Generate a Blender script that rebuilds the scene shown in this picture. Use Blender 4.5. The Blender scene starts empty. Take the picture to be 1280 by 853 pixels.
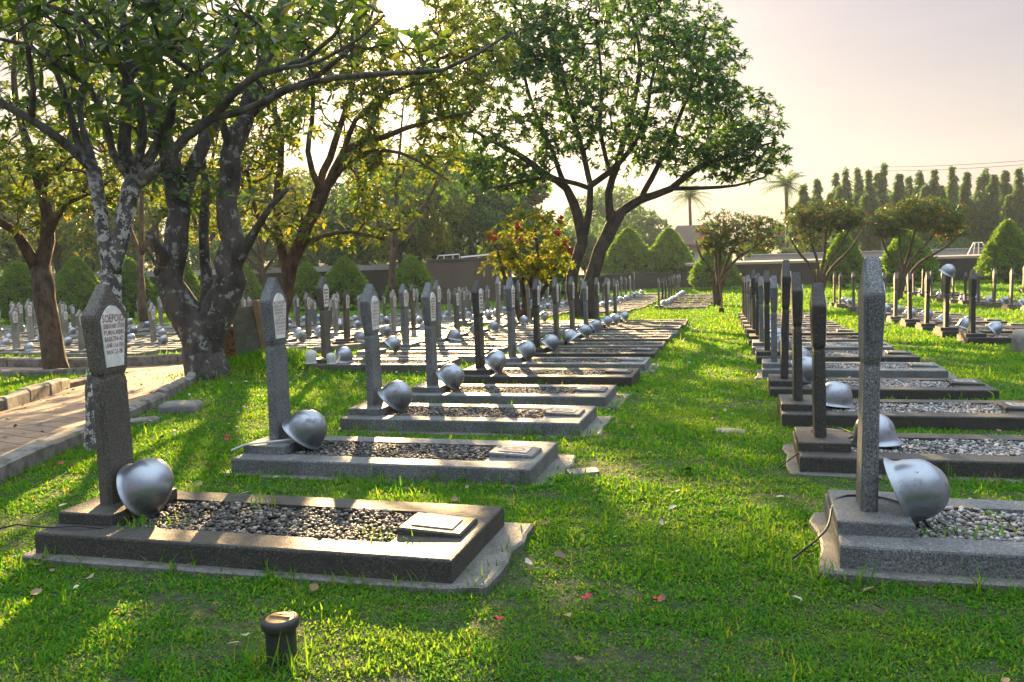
import bpy, bmesh, math, random
import numpy as np
from mathutils import Vector, Matrix

R = random.Random(7)
NR = np.random.default_rng(11)
sc = bpy.context.scene
COL = sc.collection
PI = math.pi
rad = math.radians

# ------------------------------------------------------------------ camera
F_PX, PITCH, YAW, ROLL, CAM_H = 1081.87, .095, .26213, -.030, 1.35
_fw = Vector((-math.sin(YAW) * math.cos(PITCH), math.cos(YAW) * math.cos(PITCH), -math.sin(PITCH)))
_up = Vector((-math.sin(YAW) * math.sin(PITCH), math.cos(YAW) * math.sin(PITCH), math.cos(PITCH)))
_rt = Vector((math.cos(YAW), math.sin(YAW), 0))
CR, SR = math.cos(ROLL), math.sin(ROLL)
CRIGHT = _rt * CR + _up * SR
CUP = -_rt * SR + _up * CR
CAMP = Vector((0, 0, CAM_H))


def at(u, v, d):
    """world point seen at photo position (u, v) and d metres deep"""
    return CAMP + (_fw + CRIGHT * ((u - 640) / F_PX) - CUP * ((v - 426.5) / F_PX)) * d


def sstep(t):
    t = np.clip(t, 0, 1)
    return t * t * (3 - 2 * t)


def mound(x, y):
    return .30 * np.exp(-(((x + 6.9) / .9) ** 2 + ((y - 11.6) / .9) ** 2))


def zg(x, y):
    """height of the ground"""
    return (-0.028 * np.clip(y - 4, 0, 34) - 0.38 * sstep((-5 - x) / 9.0) + mound(x, y)
            + .012 * np.sin(x * 1.7 + .6 * y) * np.sin(y * 1.3 - .4 * x))


def on_ground(u, v):
    lo, hi = .5, 200.
    for _ in range(50):
        t = (lo + hi) / 2
        p = at(u, v, t)
        if p.z > float(zg(p.x, p.y)):
            lo = t
        else:
            hi = t
    return at(u, v, lo)


def gpt(x, y, dz=0.0):
    return Vector((x, y, float(zg(x, y)) + dz))


cam = bpy.data.cameras.new('camera')
camo = bpy.data.objects.new('camera', cam)
COL.objects.link(camo)
cam.sensor_width = 36
cam.lens = F_PX / 1280 * 36
cam.clip_start = .05
cam.clip_end = 3000
m = Matrix((CRIGHT, CUP, -_fw)).transposed().to_4x4()
m.translation = CAMP
camo.matrix_world = m
sc.camera = camo

SUN = (at(503, 10, 1) - CAMP).normalized()
SUN_EL = math.asin(SUN.z)
SUN_AZ = math.atan2(SUN.x, SUN.y)

# ------------------------------------------------------------------ node helpers


class NT:
    def __init__(s, tree):
        s.t = tree

    def n(s, kind, **kw):
        nd = s.t.nodes.new(kind)
        for k, v in kw.items():
            if k.startswith('i_'):
                key = k[2:]
                nd.inputs[int(key) if key.isdigit() else key].default_value = v
            else:
                setattr(nd, k, v)
        return nd

    def l(s, a, b):
        s.t.links.new(a, b)

    def noise(s, vec, scale, detail=4, rough=.6):
        nd = s.n('ShaderNodeTexNoise')
        nd.inputs['Scale'].default_value = scale
        nd.inputs['Detail'].default_value = detail
        nd.inputs['Roughness'].default_value = rough
        if vec is not None:
            s.l(vec, nd.inputs['Vector'])
        return nd.outputs['Fac']

    def ramp(s, fac, stops, interp='LINEAR'):
        r = s.n('ShaderNodeValToRGB')
        cr = r.color_ramp
        cr.interpolation = interp
        while len(cr.elements) < len(stops):
            cr.elements.new(.5)
        for e, (p, c) in zip(cr.elements, stops):
            e.position = p
            e.color = (*c, 1) if len(c) == 3 else c
        s.l(fac, r.inputs[0])
        return r.outputs[0]

    def mix(s, fac, a, b, mode='MIX'):
        nd = s.n('ShaderNodeMix', data_type='RGBA', blend_type=mode)
        for sock, val in ((nd.inputs[0], fac), (nd.inputs[6], a), (nd.inputs[7], b)):
            if hasattr(val, 'links'):
                s.l(val, sock)
            elif isinstance(val, (int, float)):
                sock.default_value = val
            else:
                sock.default_value = (*val, 1)
        return nd.outputs[2]

    def mask(s, fac, lo, hi):
        nd = s.n('ShaderNodeMapRange', interpolation_type='SMOOTHSTEP')
        nd.inputs[1].default_value = lo
        nd.inputs[2].default_value = hi
        s.l(fac, nd.inputs[0])
        return nd.outputs[0]


def new_mat(name):
    mt = bpy.data.materials.new(name)
    mt.use_nodes = True
    t = NT(mt.node_tree)
    return mt, t, mt.node_tree.nodes['Principled BSDF']


def coord(t, kind='Object'):
    return t.n('ShaderNodeTexCoord').outputs[kind]


def bump(t, b, h, dist, strength=.6):
    nd = t.n('ShaderNodeBump')
    nd.inputs['Strength'].default_value = strength
    nd.inputs['Distance'].default_value = dist
    t.l(h, nd.inputs['Height'])
    t.l(nd.outputs[0], b.inputs['Normal'])


def objvar(t, vec, amt=7.0):
    """shift a texture by the object's own random number, so that copies differ"""
    oi = t.n('ShaderNodeObjectInfo').outputs['Random']
    mu = t.n('ShaderNodeMath', operation='MULTIPLY')
    mu.inputs[1].default_value = amt
    t.l(oi, mu.inputs[0])
    ad = t.n('ShaderNodeVectorMath', operation='ADD')
    t.l(vec, ad.inputs[0])
    t.l(mu.outputs[0], ad.inputs[1])
    return ad.outputs[0], oi


def stone_mat(name, base, spot, moss, amount, light):
    mt, t, b = new_mat(name)
    v, oi = objvar(t, coord(t))
    fine = t.noise(v, 135, 3, .6)
    col = t.ramp(fine, [(.38, spot), (.47, base), (.55, base), (.66, light)])
    mid = t.noise(v, 9, 6, .7)
    col = t.mix(t.mask(mid, .62 - amount, .86 - amount), col, moss)
    big = t.noise(v, 2.6, 3, .6)
    col = t.mix(t.mask(big, .40, .62), col, t.mix(.4, col, (.045, .042, .036)))
    st = t.n('ShaderNodeMapping')
    st.inputs['Scale'].default_value = (14, 14, 1.6)
    t.l(v, st.inputs['Vector'])
    col = t.mix(t.mask(t.noise(st.outputs[0], 1.0, 4, .6), .58, .75), col, t.mix(.55, col, (.03, .03, .026)))
    t.l(col, b.inputs['Base Color'])
    rr = t.n('ShaderNodeMapRange')
    rr.inputs[3].default_value = .40
    rr.inputs[4].default_value = .72
    t.l(mid, rr.inputs[0])
    t.l(rr.outputs[0], b.inputs['Roughness'])
    b.inputs['Specular IOR Level'].default_value = .5
    hsum = t.n('ShaderNodeMath', operation='MULTIPLY_ADD')
    t.l(t.noise(v, 18, 6, .75), hsum.inputs[0])
    hsum.inputs[1].default_value = 2.5
    t.l(t.noise(v, 150, 4, .7), hsum.inputs[2])
    bump(t, b, hsum.outputs[0], .0045, .9)
    return mt


MAT = {}
MAT['grey'] = stone_mat('grey_terrazzo', (.14, .15, .156), (.045, .05, .053), (.06, .065, .05), .03, (.32, .33, .335))
MAT['dark'] = stone_mat('dark_mossy_terrazzo', (.040, .036, .030), (.010, .010, .009), (.018, .019, .013), .14, (.15, .135, .11))
MAT['brown'] = stone_mat('brown_weathered_terrazzo', (.105, .094, .076), (.03, .028, .024), (.04, .04, .03), .06, (.23, .21, .175))
MAT['apron'] = stone_mat('rough_concrete_apron', (.15, .145, .13), (.06, .06, .052), (.05, .06, .03), .13, (.24, .235, .215))
MAT['pale'] = stone_mat('pale_weathered_stone', (.26, .255, .24), (.12, .12, .11), (.12, .12, .09), .02, (.42, .41, .39))
STONES = ['grey', 'dark', 'brown', 'pale']


def simple_mat(name, base, rough=.7, metal=0.0, var=None, vscale=12, bumps=None, spec=.4):
    mt, t, b = new_mat(name)
    v, oi = objvar(t, coord(t))
    if var:
        t.l(t.mix(t.mask(t.noise(v, vscale, 5, .65), .35, .68), base, var), b.inputs['Base Color'])
    else:
        b.inputs['Base Color'].default_value = (*base, 1)
    b.inputs['Roughness'].default_value = rough
    b.inputs['Metallic'].default_value = metal
    b.inputs['Specular IOR Level'].default_value = spec
    if bumps:
        bump(t, b, t.noise(v, bumps[0], 5, .65), bumps[1], .7)
    return mt


MAT['marble'] = simple_mat('white_marble', (.80, .80, .78), .45, 0, (.60, .59, .55), 14)
MAT['worn_plate'] = simple_mat('dull_worn_plate', (.42, .41, .38), .6, 0, (.26, .25, .23), 16)
MAT['red_ink'] = simple_mat('dark_red_lettering', (.20, .018, .022), .6)
MAT['white_pot'] = simple_mat('white_painted_clay', (.62, .62, .60), .6, 0, (.45, .44, .40), 20)
MAT['black_pipe'] = simple_mat('black_plastic', (.022, .024, .024), .45, 0, (.04, .042, .036), 20)
MAT['bronze'] = simple_mat('worn_bronze', (.34, .22, .10), .42, .6, (.18, .12, .06), 40, (60, .002))
MAT['liner'] = simple_mat('dark_helmet_inside', (.045, .042, .038), .7, 0, (.075, .06, .045), 14)
MAT['wire'] = simple_mat('black_cable', (.02, .02, .022), .5)
MAT['hose'] = simple_mat('pale_hose', (.55, .57, .55), .5)
MAT['plank'] = simple_mat('grey_weathered_board', (.10, .11, .085), .8, 0, (.17, .16, .13), 9, (40, .004))
MAT['stake'] = simple_mat('pale_bamboo', (.30, .20, .10), .7, 0, (.20, .14, .08), 9)
MAT['white_metal'] = simple_mat('white_painted_metal', (.72, .72, .70), .45)
MAT['stump'] = simple_mat('cut_wood', (.30, .15, .055), .85, 0, (.055, .035, .02), 22, (30, .02))
MAT['kerb'] = simple_mat('weathered_kerb_concrete', (.24, .225, .20), .85, 0, (.10, .09, .075), 7, (50, .01))
MAT['rock'] = simple_mat('grey_flat_rock', (.20, .19, .175), .85, 0, (.11, .105, .095), 6, (40, .01))
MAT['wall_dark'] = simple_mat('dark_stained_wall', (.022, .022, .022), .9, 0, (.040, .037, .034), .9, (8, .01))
MAT['wall_brown'] = simple_mat('brown_plaster_wall', (.085, .065, .052), .9, 0, (.11, .085, .07), .7, (8, .01))
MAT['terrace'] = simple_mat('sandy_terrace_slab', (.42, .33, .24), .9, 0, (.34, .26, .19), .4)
MAT['wall_pale'] = simple_mat('pale_grey_wall', (.40, .40, .39), .85, 0, (.30, .30, .29), .5)
MAT['roof'] = simple_mat('brown_roof_tiles', (.12, .075, .055), .85, 0, (.09, .06, .045), .8)
MAT['house'] = simple_mat('off_white_render', (.62, .62, .60), .8, 0, (.5, .5, .48), .5)
MAT['glass'] = simple_mat('dark_window', (.03, .035, .04), .15)
MAT['hill'] = simple_mat('wooded_hillside', (.05, .075, .035), .95, 0, (.08, .09, .05), .08)
MAT['cable'] = simple_mat('power_cable', (.08, .08, .085), .6)
MAT['tap'] = simple_mat('old_iron', (.10, .08, .06), .7, .3)


def helmet_mat():
    mt, t, b = new_mat('silver_painted_steel')
    v, oi = objvar(t, coord(t))
    dirt = t.mask(t.noise(v, 11, 7, .75), .50, .72)
    col = t.mix(dirt, (.33, .365, .41), (.17, .165, .155))
    chips = t.mask(t.noise(v, 34, 3, .6), .71, .75)
    col = t.mix(chips, col, (.05, .042, .035))
    t.l(col, b.inputs['Base Color'])
    b.inputs['Metallic'].default_value = .88
    rr = t.n('ShaderNodeMapRange')
    rr.inputs[3].default_value = .34
    rr.inputs[4].default_value = .58
    t.l(dirt, rr.inputs[0])
    t.l(rr.outputs[0], b.inputs['Roughness'])
    bump(t, b, t.noise(v, 22, 5, .6), .002, .5)
    return mt


MAT['helmet'] = helmet_mat()


def gravel_mat(name, stops):
    mt, t, b = new_mat(name)
    g = t.n('ShaderNodeNewGeometry').outputs['Random Per Island']
    col = t.ramp(g, stops, 'CONSTANT')
    v = coord(t)
    col = t.mix(t.mask(t.noise(v, 5, 3), .45, .7), col, t.mix(.35, col, (.05, .045, .035)))
    t.l(col, b.inputs['Base Color'])
    b.inputs['Roughness'].default_value = .6
    return mt


MAT['gravel_dark'] = gravel_mat('dark_mixed_pebbles', [(0, (.022, .021, .020)), (.30, (.055, .050, .046)), (.52, (.12, .105, .09)), (.68, (.035, .032, .030)), (.86, (.20, .18, .15)), (.95, (.32, .29, .25))])
MAT['gravel_pale'] = gravel_mat('pale_mixed_pebbles', [(0, (.06, .06, .062)), (.22, (.18, .175, .17)), (.5, (.32, .31, .30)), (.72, (.12, .115, .11)), (.84, (.48, .47, .45))])


def gravel_far_mat():
    mt, t, b = new_mat('small_pebbles')
    v = coord(t)
    vo = t.n('ShaderNodeTexVoronoi')
    vo.inputs['Scale'].default_value = 34
    t.l(v, vo.inputs['Vector'])
    sep = t.n('ShaderNodeSeparateColor')
    t.l(vo.outputs['Color'], sep.inputs[0])
    t.l(t.ramp(sep.outputs[0], [(0, (.03, .028, .025)), (.4, (.08, .07, .06)), (.7, (.16, .14, .12)), (.9, (.28, .25, .21))]), b.inputs['Base Color'])
    b.inputs['Roughness'].default_value = .7
    bump(t, b, vo.outputs['Distance'], .02, .9)
    return mt


MAT['gravel_far'] = gravel_far_mat()


def leaf_mat(name, stops, transl=.45, rough=.42, warm=(1.0, 1.0, 1.0), spec=.35):
    mt, t, b = new_mat(name)
    g = t.n('ShaderNodeNewGeometry').outputs['Random Per Island']
    col = t.ramp(g, stops)
    t.l(col, b.inputs['Base Color'])
    b.inputs['Roughness'].default_value = rough
    b.inputs['Specular IOR Level'].default_value = spec
    tr = t.n('ShaderNodeBsdfTranslucent')
    t.l(t.mix(1.0, col, warm, 'MULTIPLY'), tr.inputs['Color'])
    mx = t.n('ShaderNodeMixShader')
    mx.inputs[0].default_value = transl
    t.l(b.outputs[0], mx.inputs[1])
    t.l(tr.outputs[0], mx.inputs[2])
    t.l(mx.outputs[0], mt.node_tree.nodes['Material Output'].inputs[0])
    return mt


W = (2.3, 2.0, .6)
MAT['leaf_dark'] = leaf_mat('dark_green_leaf', [(0, (.035, .075, .022)), (.5, (.050, .105, .028)), (.85, (.075, .14, .03)), (1, (.12, .13, .03))], .42, .38, W)
MAT['leaf_mid'] = leaf_mat('mid_green_leaf', [(0, (.05, .095, .022)), (.5, (.085, .14, .03)), (.88, (.13, .17, .03)), (1, (.22, .18, .03))], .5, .42, W)
MAT['leaf_crown'] = leaf_mat('glossy_tree_leaf', [(0, (.030, .085, .034)), (.6, (.055, .13, .042)), (.95, (.10, .17, .04)), (1, (.34, .36, .30))], .46, .34, (2.0, 1.9, .6))
MAT['leaf_gold'] = leaf_mat('golden_backlit_leaf', [(0, (.08, .14, .02)), (.5, (.15, .19, .022)), (.9, (.22, .20, .02)), (1, (.28, .13, .02))], .55, .45, (1.8, 1.7, .6))
MAT['leaf_red'] = leaf_mat('reddish_shrub_leaf', [(0, (.030, .085, .018)), (.5, (.055, .105, .022)), (.8, (.10, .090, .022)), (.95, (.14, .048, .025)), (1, (.20, .03, .03))], .45, .45, (1.5, 1.6, .7))
MAT['leaf_clip'] = leaf_mat('clipped_conifer_leaf', [(0, (.030, .10, .014)), (.6, (.055, .155, .018)), (1, (.10, .20, .022))], .5, .5, (3.2, 2.2, .4))
MAT['leaf_far'] = leaf_mat('dull_green_leaf', [(0, (.045, .085, .04)), (.6, (.07, .12, .05)), (1, (.14, .18, .06))], .58, .5, (1.4, 1.6, .8))
MAT['petal'] = simple_mat('red_petal', (.55, .03, .045), .6, 0, (.42, .02, .05), 30)
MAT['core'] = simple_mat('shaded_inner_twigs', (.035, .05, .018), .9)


def bark_mat(name, base, dark, lichen, amt, scale=7, ztop=None):
    mt, t, b = new_mat(name)
    v = coord(t)
    mp = t.n('ShaderNodeMapping')
    mp.inputs['Scale'].default_value = (1, 1, .45)
    t.l(v, mp.inputs['Vector'])
    col = t.mix(t.mask(t.noise(mp.outputs[0], scale, 7, .7), .35, .65), dark, base)
    fac = t.mask(t.noise(v, scale * 1.9, 5, .7), .60 - amt, .66 - amt)
    if ztop:        # lichen only grows on the lower trunk
        sp = t.n('ShaderNodeSeparateXYZ')
        t.l(v, sp.inputs[0])
        mu = t.n('ShaderNodeMath', operation='MULTIPLY')
        t.l(fac, mu.inputs[0])
        t.l(t.mask(sp.outputs['Z'], ztop + .5, ztop - .2), mu.inputs[1])
        fac = mu.outputs[0]
    col = t.mix(fac, col, lichen)
    t.l(col, b.inputs['Base Color'])
    b.inputs['Roughness'].default_value = .85
    bump(t, b, t.noise(mp.outputs[0], scale * 4, 7, .75), .03, .9)
    return mt


MAT['bark_pale'] = bark_mat('pale_mottled_bark', (.16, .15, .13), (.04, .038, .033), (.50, .50, .46), .10, 9, 2.1)
MAT['bark_lichen'] = bark_mat('dark_lichened_bark', (.085, .072, .06), (.022, .019, .016), (.20, .215, .195), .045, 4)
MAT['bark_brown'] = bark_mat('brown_bark', (.13, .085, .05), (.035, .024, .016), (.20, .17, .13), -.04, 8)
MAT['bark_dark'] = bark_mat('dark_bark', (.075, .058, .042), (.024, .020, .016), (.14, .13, .11), -.05, 5)
MAT['bark_white'] = bark_mat('pale_smooth_trunk', (.40, .38, .34), (.28, .26, .23), (.5, .49, .46), 0, 3)


def grass_mat():
    mt, t, b = new_mat('carpet_grass_blade')
    g = t.n('ShaderNodeNewGeometry')
    col = t.ramp(g.outputs['Random Per Island'], [(0, (.028, .12, .010)), (.5, (.055, .205, .015)), (.86, (.10, .25, .022)), (.96, (.16, .23, .04)), (1, (.20, .19, .09))])
    big = t.noise(g.outputs['Position'], .9, 4, .6)
    col = t.mix(t.mask(big, .45, .66), col, t.mix(.5, col, (.12, .23, .03)))
    t.l(col, b.inputs['Base Color'])
    b.inputs['Roughness'].default_value = .6
    b.inputs['Specular IOR Level'].default_value = .12
    tr = t.n('ShaderNodeBsdfTranslucent')
    t.l(t.mix(1.0, col, (3.0, 2.1, .45), 'MULTIPLY'), tr.inputs['Color'])
    mx = t.n('ShaderNodeMixShader')
    mx.inputs[0].default_value = .5
    t.l(b.outputs[0], mx.inputs[1])
    t.l(tr.outputs[0], mx.inputs[2])
    t.l(mx.outputs[0], mt.node_tree.nodes['Material Output'].inputs[0])
    return mt


MAT['grass'] = grass_mat()


def ground_mat():
    mt, t, b = new_mat('turf_ground')
    v = t.n('ShaderNodeNewGeometry').outputs['Position']
    col = t.ramp(t.noise(v, 30, 6, .7), [(.36, (.022, .020, .010)), (.5, (.030, .048, .012)), (.62, (.06, .085, .02))])
    col = t.mix(t.mask(t.noise(v, 1.2, 5, .65), .56, .72), col, (.085, .07, .035))
    t.l(col, b.inputs['Base Color'])
    b.inputs['Roughness'].default_value = .95
    bump(t, b, t.noise(v, 45, 5, .7), .03, .8)
    return mt


MAT['ground'] = ground_mat()


def path_mat():
    mt, t, b = new_mat('worn_path_paving')
    v = t.n('ShaderNodeNewGeometry').outputs['Position']
    mp = t.n('ShaderNodeMapping')
    mp.inputs['Rotation'].default_value = (0, 0, .35)
    t.l(v, mp.inputs['Vector'])
    br = t.n('ShaderNodeTexBrick')
    br.inputs['Scale'].default_value = 1.0
    br.inputs['Brick Width'].default_value = .42
    br.inputs['Row Height'].default_value = .21
    br.inputs['Mortar Size'].default_value = .008
    br.inputs['Color1'].default_value = (.33, .21, .125, 1)
    br.inputs['Color2'].default_value = (.25, .16, .10, 1)
    br.inputs['Mortar'].default_value = (.05, .045, .035, 1)
    t.l(mp.outputs[0], br.inputs['Vector'])
    col = t.mix(t.mask(t.noise(v, 3.0, 6, .7), .45, .7), br.outputs[0], (.13, .10, .075))
    col = t.mix(t.mask(t.noise(v, 26, 4, .7), .58, .72), col, (.09, .07, .05))
    t.l(col, b.inputs['Base Color'])
    b.inputs['Roughness'].default_value = .85
    bump(t, b, br.outputs['Fac'], -.012, .7)
    return mt


MAT['path'] = path_mat()

# ------------------------------------------------------------------ mesh helpers


def link(name, me, parent=None):
    o = bpy.data.objects.new(name, me)
    COL.objects.link(o)
    if parent is not None:
        o.parent = parent
    return o


def tag(o, label=None, cat=None, group=None, kind=None):
    for k, v in (('label', label), ('category', cat), ('group', group), ('kind', kind)):
        if v:
            o[k] = v
    return o


def empty(name, loc, rz=0.0):
    o = bpy.data.objects.new(name, None)
    COL.objects.link(o)
    o.location = loc
    o.rotation_euler = (0, 0, rz)
    o.empty_display_size = .2
    return o


def mesh_np(name, V, loops, starts, mats, mi=None, smooth=False):
    me = bpy.data.meshes.new(name)
    V = np.asarray(V, np.float32).reshape(-1, 3)
    me.vertices.add(len(V))
    me.vertices.foreach_set('co', V.ravel())
    loops = np.asarray(loops, np.int32)
    starts = np.asarray(starts, np.int32)
    me.loops.add(len(loops))
    me.loops.foreach_set('vertex_index', loops)
    me.polygons.add(len(starts))
    me.polygons.foreach_set('loop_start', starts)
    if mi is not None:
        me.polygons.foreach_set('material_index', np.asarray(mi, np.int32))
    if smooth:
        me.polygons.foreach_set('use_smooth', np.ones(len(starts), bool))
    for x in mats:
        me.materials.append(x)
    me.update(calc_edges=True)
    return me


class MB:
    """collects faces and makes them one mesh"""

    def __init__(s):
        s.v, s.f, s.mi = [], [], []

    def face(s, pts, m=0):
        i = len(s.v)
        s.v += [tuple(p) for p in pts]
        s.f.append(tuple(range(i, i + len(pts))))
        s.mi.append(m)

    def rings(s, rings, m=0, cap=True, closed=True):
        i = len(s.v)
        n = len(rings[0])
        for r in rings:
            s.v += [tuple(p) for p in r]
        for k in range(len(rings) - 1):
            for j in range(n if closed else n - 1):
                a, b = i + k * n + j, i + k * n + (j + 1) % n
                s.f.append((a, b, b + n, a + n))
                s.mi.append(m)
        if cap:
            s.f.append(tuple(i + j for j in reversed(range(n))))
            s.f.append(tuple(i + (len(rings) - 1) * n + j for j in range(n)))
            s.mi += [m, m]

    def box(s, x0, x1, y0, y1, z0, z1, m=0, bev=0.0):
        if bev <= 0:
            s.rings([[(x0, y0, z), (x1, y0, z), (x1, y1, z), (x0, y1, z)] for z in (z0, z1)], m)
            return
        b = bev

        def ring(z, i):
            return [(x0 + i, y0 + b, z), (x0 + b, y0 + i, z), (x1 - b, y0 + i, z), (x1 - i, y0 + b, z),
                    (x1 - i, y1 - b, z), (x1 - b, y1 - i, z), (x0 + b, y1 - i, z), (x0 + i, y1 - b, z)]
        s.rings([ring(z0, 0), ring(z1 - b, 0), ring(z1 - b * .3, b * .3), ring(z1, b)], m)

    def tube(s, pts, radii, sides=8, m=0, wob=0.0, rnd=None, cap=True):
        pts = [Vector(p) for p in pts]
        t0 = (pts[1] - pts[0]).normalized()
        a = t0.orthogonal().normalized()
        rings = []
        for k, p in enumerate(pts):
            t = (pts[min(k + 1, len(pts) - 1)] - pts[max(k - 1, 0)])
            if t.length < 1e-9:
                t = t0.copy()
            t.normalize()
            a = a - t * a.dot(t)
            a = a.normalized() if a.length > 1e-6 else t.orthogonal().normalized()
            b = t.cross(a)
            rr = radii[k] if not isinstance(radii, (int, float)) else radii
            ring = []
            for j in range(sides):
                w = rr * (1 + (rnd.uniform(-wob, wob) if wob else 0))
                an = 2 * PI * j / sides
                ring.append(p + a * (math.cos(an) * w) + b * (math.sin(an) * w))
            rings.append(ring)
        s.rings(rings, m, cap)

    def lathe(s, prof, n=24, m=0, sx=1, sy=1, c=(0, 0)):
        s.rings([[(c[0] + r * sx * math.cos(2 * PI * j / n), c[1] + r * sy * math.sin(2 * PI * j / n), z) for j in range(n)] for r, z in prof], m)

    def mesh(s, name, mats, smooth=False, auto=None):
        me = bpy.data.meshes.new(name)
        me.from_pydata(s.v, [], s.f)
        for x in (mats if isinstance(mats, (list, tuple)) else [mats]):
            me.materials.append(x)
        me.polygons.foreach_set('material_index', s.mi)
        if smooth:
            me.polygons.foreach_set('use_smooth', [True] * len(s.f))
        bm = bmesh.new()
        bm.from_mesh(me)
        if smooth:
            bmesh.ops.remove_doubles(bm, verts=bm.verts, dist=1e-5)
        bmesh.ops.recalc_face_normals(bm, faces=bm.faces)
        bm.to_mesh(me)
        bm.free()
        if auto:
            me.set_sharp_from_angle(angle=auto)
        return me

    def build(s, name, mats, parent=None, smooth=False, auto=None):
        return link(name, s.mesh(name, mats, smooth, auto), parent)


def smooth_line(pts, seg):
    """Catmull-Rom through (point, radius) pairs, resampled about every seg metres"""
    P = [np.array([*p, r], float) for p, r in pts]
    P = [2 * P[0] - P[1]] + P + [2 * P[-1] - P[-2]]
    out = []
    for i in range(1, len(P) - 2):
        p0, p1, p2, p3 = P[i - 1:i + 3]
        n = max(1, int(np.linalg.norm((p2 - p1)[:3]) / seg))
        for k in range(n):
            t = k / n
            out.append(.5 * (2 * p1 + (p2 - p0) * t + (2 * p0 - 5 * p1 + 4 * p2 - p3) * t * t + (3 * p1 - p0 - 3 * p2 + p3) * t ** 3))
    out.append(P[-2])
    return out

# ------------------------------------------------------------------ trees


class Tree:
    def __init__(s, seed):
        s.rng = np.random.default_rng(seed)
        s.pos, s.par, s.rad, s.big = [], [], [], []
        s.tips, s.tipdir = [], []

    def limb(s, pts, seg=.2, root=False, jit=.12):
        line = smooth_line(pts, seg)
        base = None
        if not root:
            A = np.array(s.pos)
            base = int(np.argmin(((A - line[0][:3]) ** 2).sum(1)))
        for k, q in enumerate(line):
            p = q[:3] + (s.rng.normal(0, 1, 3) * q[3] * jit if 0 < k < len(line) - 1 else 0)
            s.pos.append(p)
            s.par.append(-1 if (root and k == 0) else (base if k == 0 else len(s.pos) - 2))
            s.rad.append(max(q[3], .004))
            s.big.append(True)

    def grow(s, targets, bias=(0, 0, 1), segs=4, curl=.35, jit=.05, maxrad=9.):
        T = np.asarray(targets)
        A = np.array(s.pos)
        Rr = np.array(s.rad)
        ok = Rr < maxrad
        d = np.sqrt((((T[:, None] - A[None, ok]) ** 2).sum(2)).min(1)) if len(T) * ok.sum() < 6e6 else np.array([np.sqrt(((A[ok] - t) ** 2).sum(1).min()) for t in T])
        idx0 = np.where(ok)[0]
        cap = len(A) + len(T) * segs
        buf = np.zeros((cap, 3))
        n = len(A)
        buf[:n] = A
        use = np.zeros(cap, bool)
        use[idx0] = True
        bias = np.array(bias, float)
        for i in np.argsort(d):
            t = T[i]
            D = ((buf[:n] - t) ** 2).sum(1)
            D[~use[:n]] = 1e9
            j = int(np.argmin(D))
            p = buf[j]
            L = math.sqrt(D[j])
            if L < .02:
                continue
            pj = s.par[j]
            dirp = p - (buf[pj] if pj >= 0 else p - bias)
            nn = np.linalg.norm(dirp)
            dirp = dirp / nn if nn > 1e-6 else bias
            c1 = p + dirp * L * curl
            c2 = t - bias * L * curl * .8
            last = j
            for k in range(1, segs + 1):
                u = k / segs
                q = (1 - u) ** 3 * p + 3 * (1 - u) ** 2 * u * c1 + 3 * (1 - u) * u * u * c2 + u ** 3 * t
                if k < segs:
                    q = q + s.rng.normal(0, jit, 3) * L
                s.pos.append(q)
                s.par.append(last)
                s.rad.append(0)
                s.big.append(False)
                buf[n] = q
                use[n] = True
                last = n
                n += 1
            dd = s.pos[last] - s.pos[s.par[last]]
            s.tips.append(s.pos[last])
            s.tipdir.append(dd / (np.linalg.norm(dd) + 1e-9))

    def wood(s, name, mats, parent, tip=.005, power=2.3, sides=(4, 6, 12), mat_of=None, jitter=.06, root_flare=0):
        n = len(s.pos)
        acc = np.zeros(n)
        kids = [[] for _ in range(n)]
        for i in range(n):
            if s.par[i] >= 0:
                kids[s.par[i]].append(i)
        r = np.zeros(n)
        for i in range(n - 1, -1, -1):
            own = acc[i] ** (1 / power) if acc[i] > 0 else tip
            r[i] = s.rad[i] if s.big[i] else min(own, .05)
            if s.par[i] >= 0:
                acc[s.par[i]] += r[i] ** power
        # children always come after parents, except that limbs may attach to earlier nodes only
        mb = MB()
        rnd = random.Random(3)
        done = [False] * n
        starts = [i for i in range(n) if s.par[i] < 0]
        stack = list(starts)
        while stack:
            i = stack.pop()
            pts, rr = [], []
            if s.par[i] >= 0:
                pts.append(s.pos[s.par[i]])
                rr.append(min(r[i] * 1.15, r[s.par[i]]))
            k = i
            while True:
                pts.append(s.pos[k])
                rr.append(r[k])
                ch = kids[k]
                if not ch:
                    break
                mk = max(ch, key=lambda c: r[c])
                stack += [c for c in ch if c != mk]
                k = mk
            if len(pts) < 2:
                continue
            mx = max(rr)
            sd = sides[0] if mx < .018 else (sides[1] if mx < .07 else sides[2])
            mb.tube(pts, rr, sd, 0, jitter if mx > .05 else 0, rnd, cap=mx > .03)
        return mb.build(name, mats, parent, smooth=True)


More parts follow.
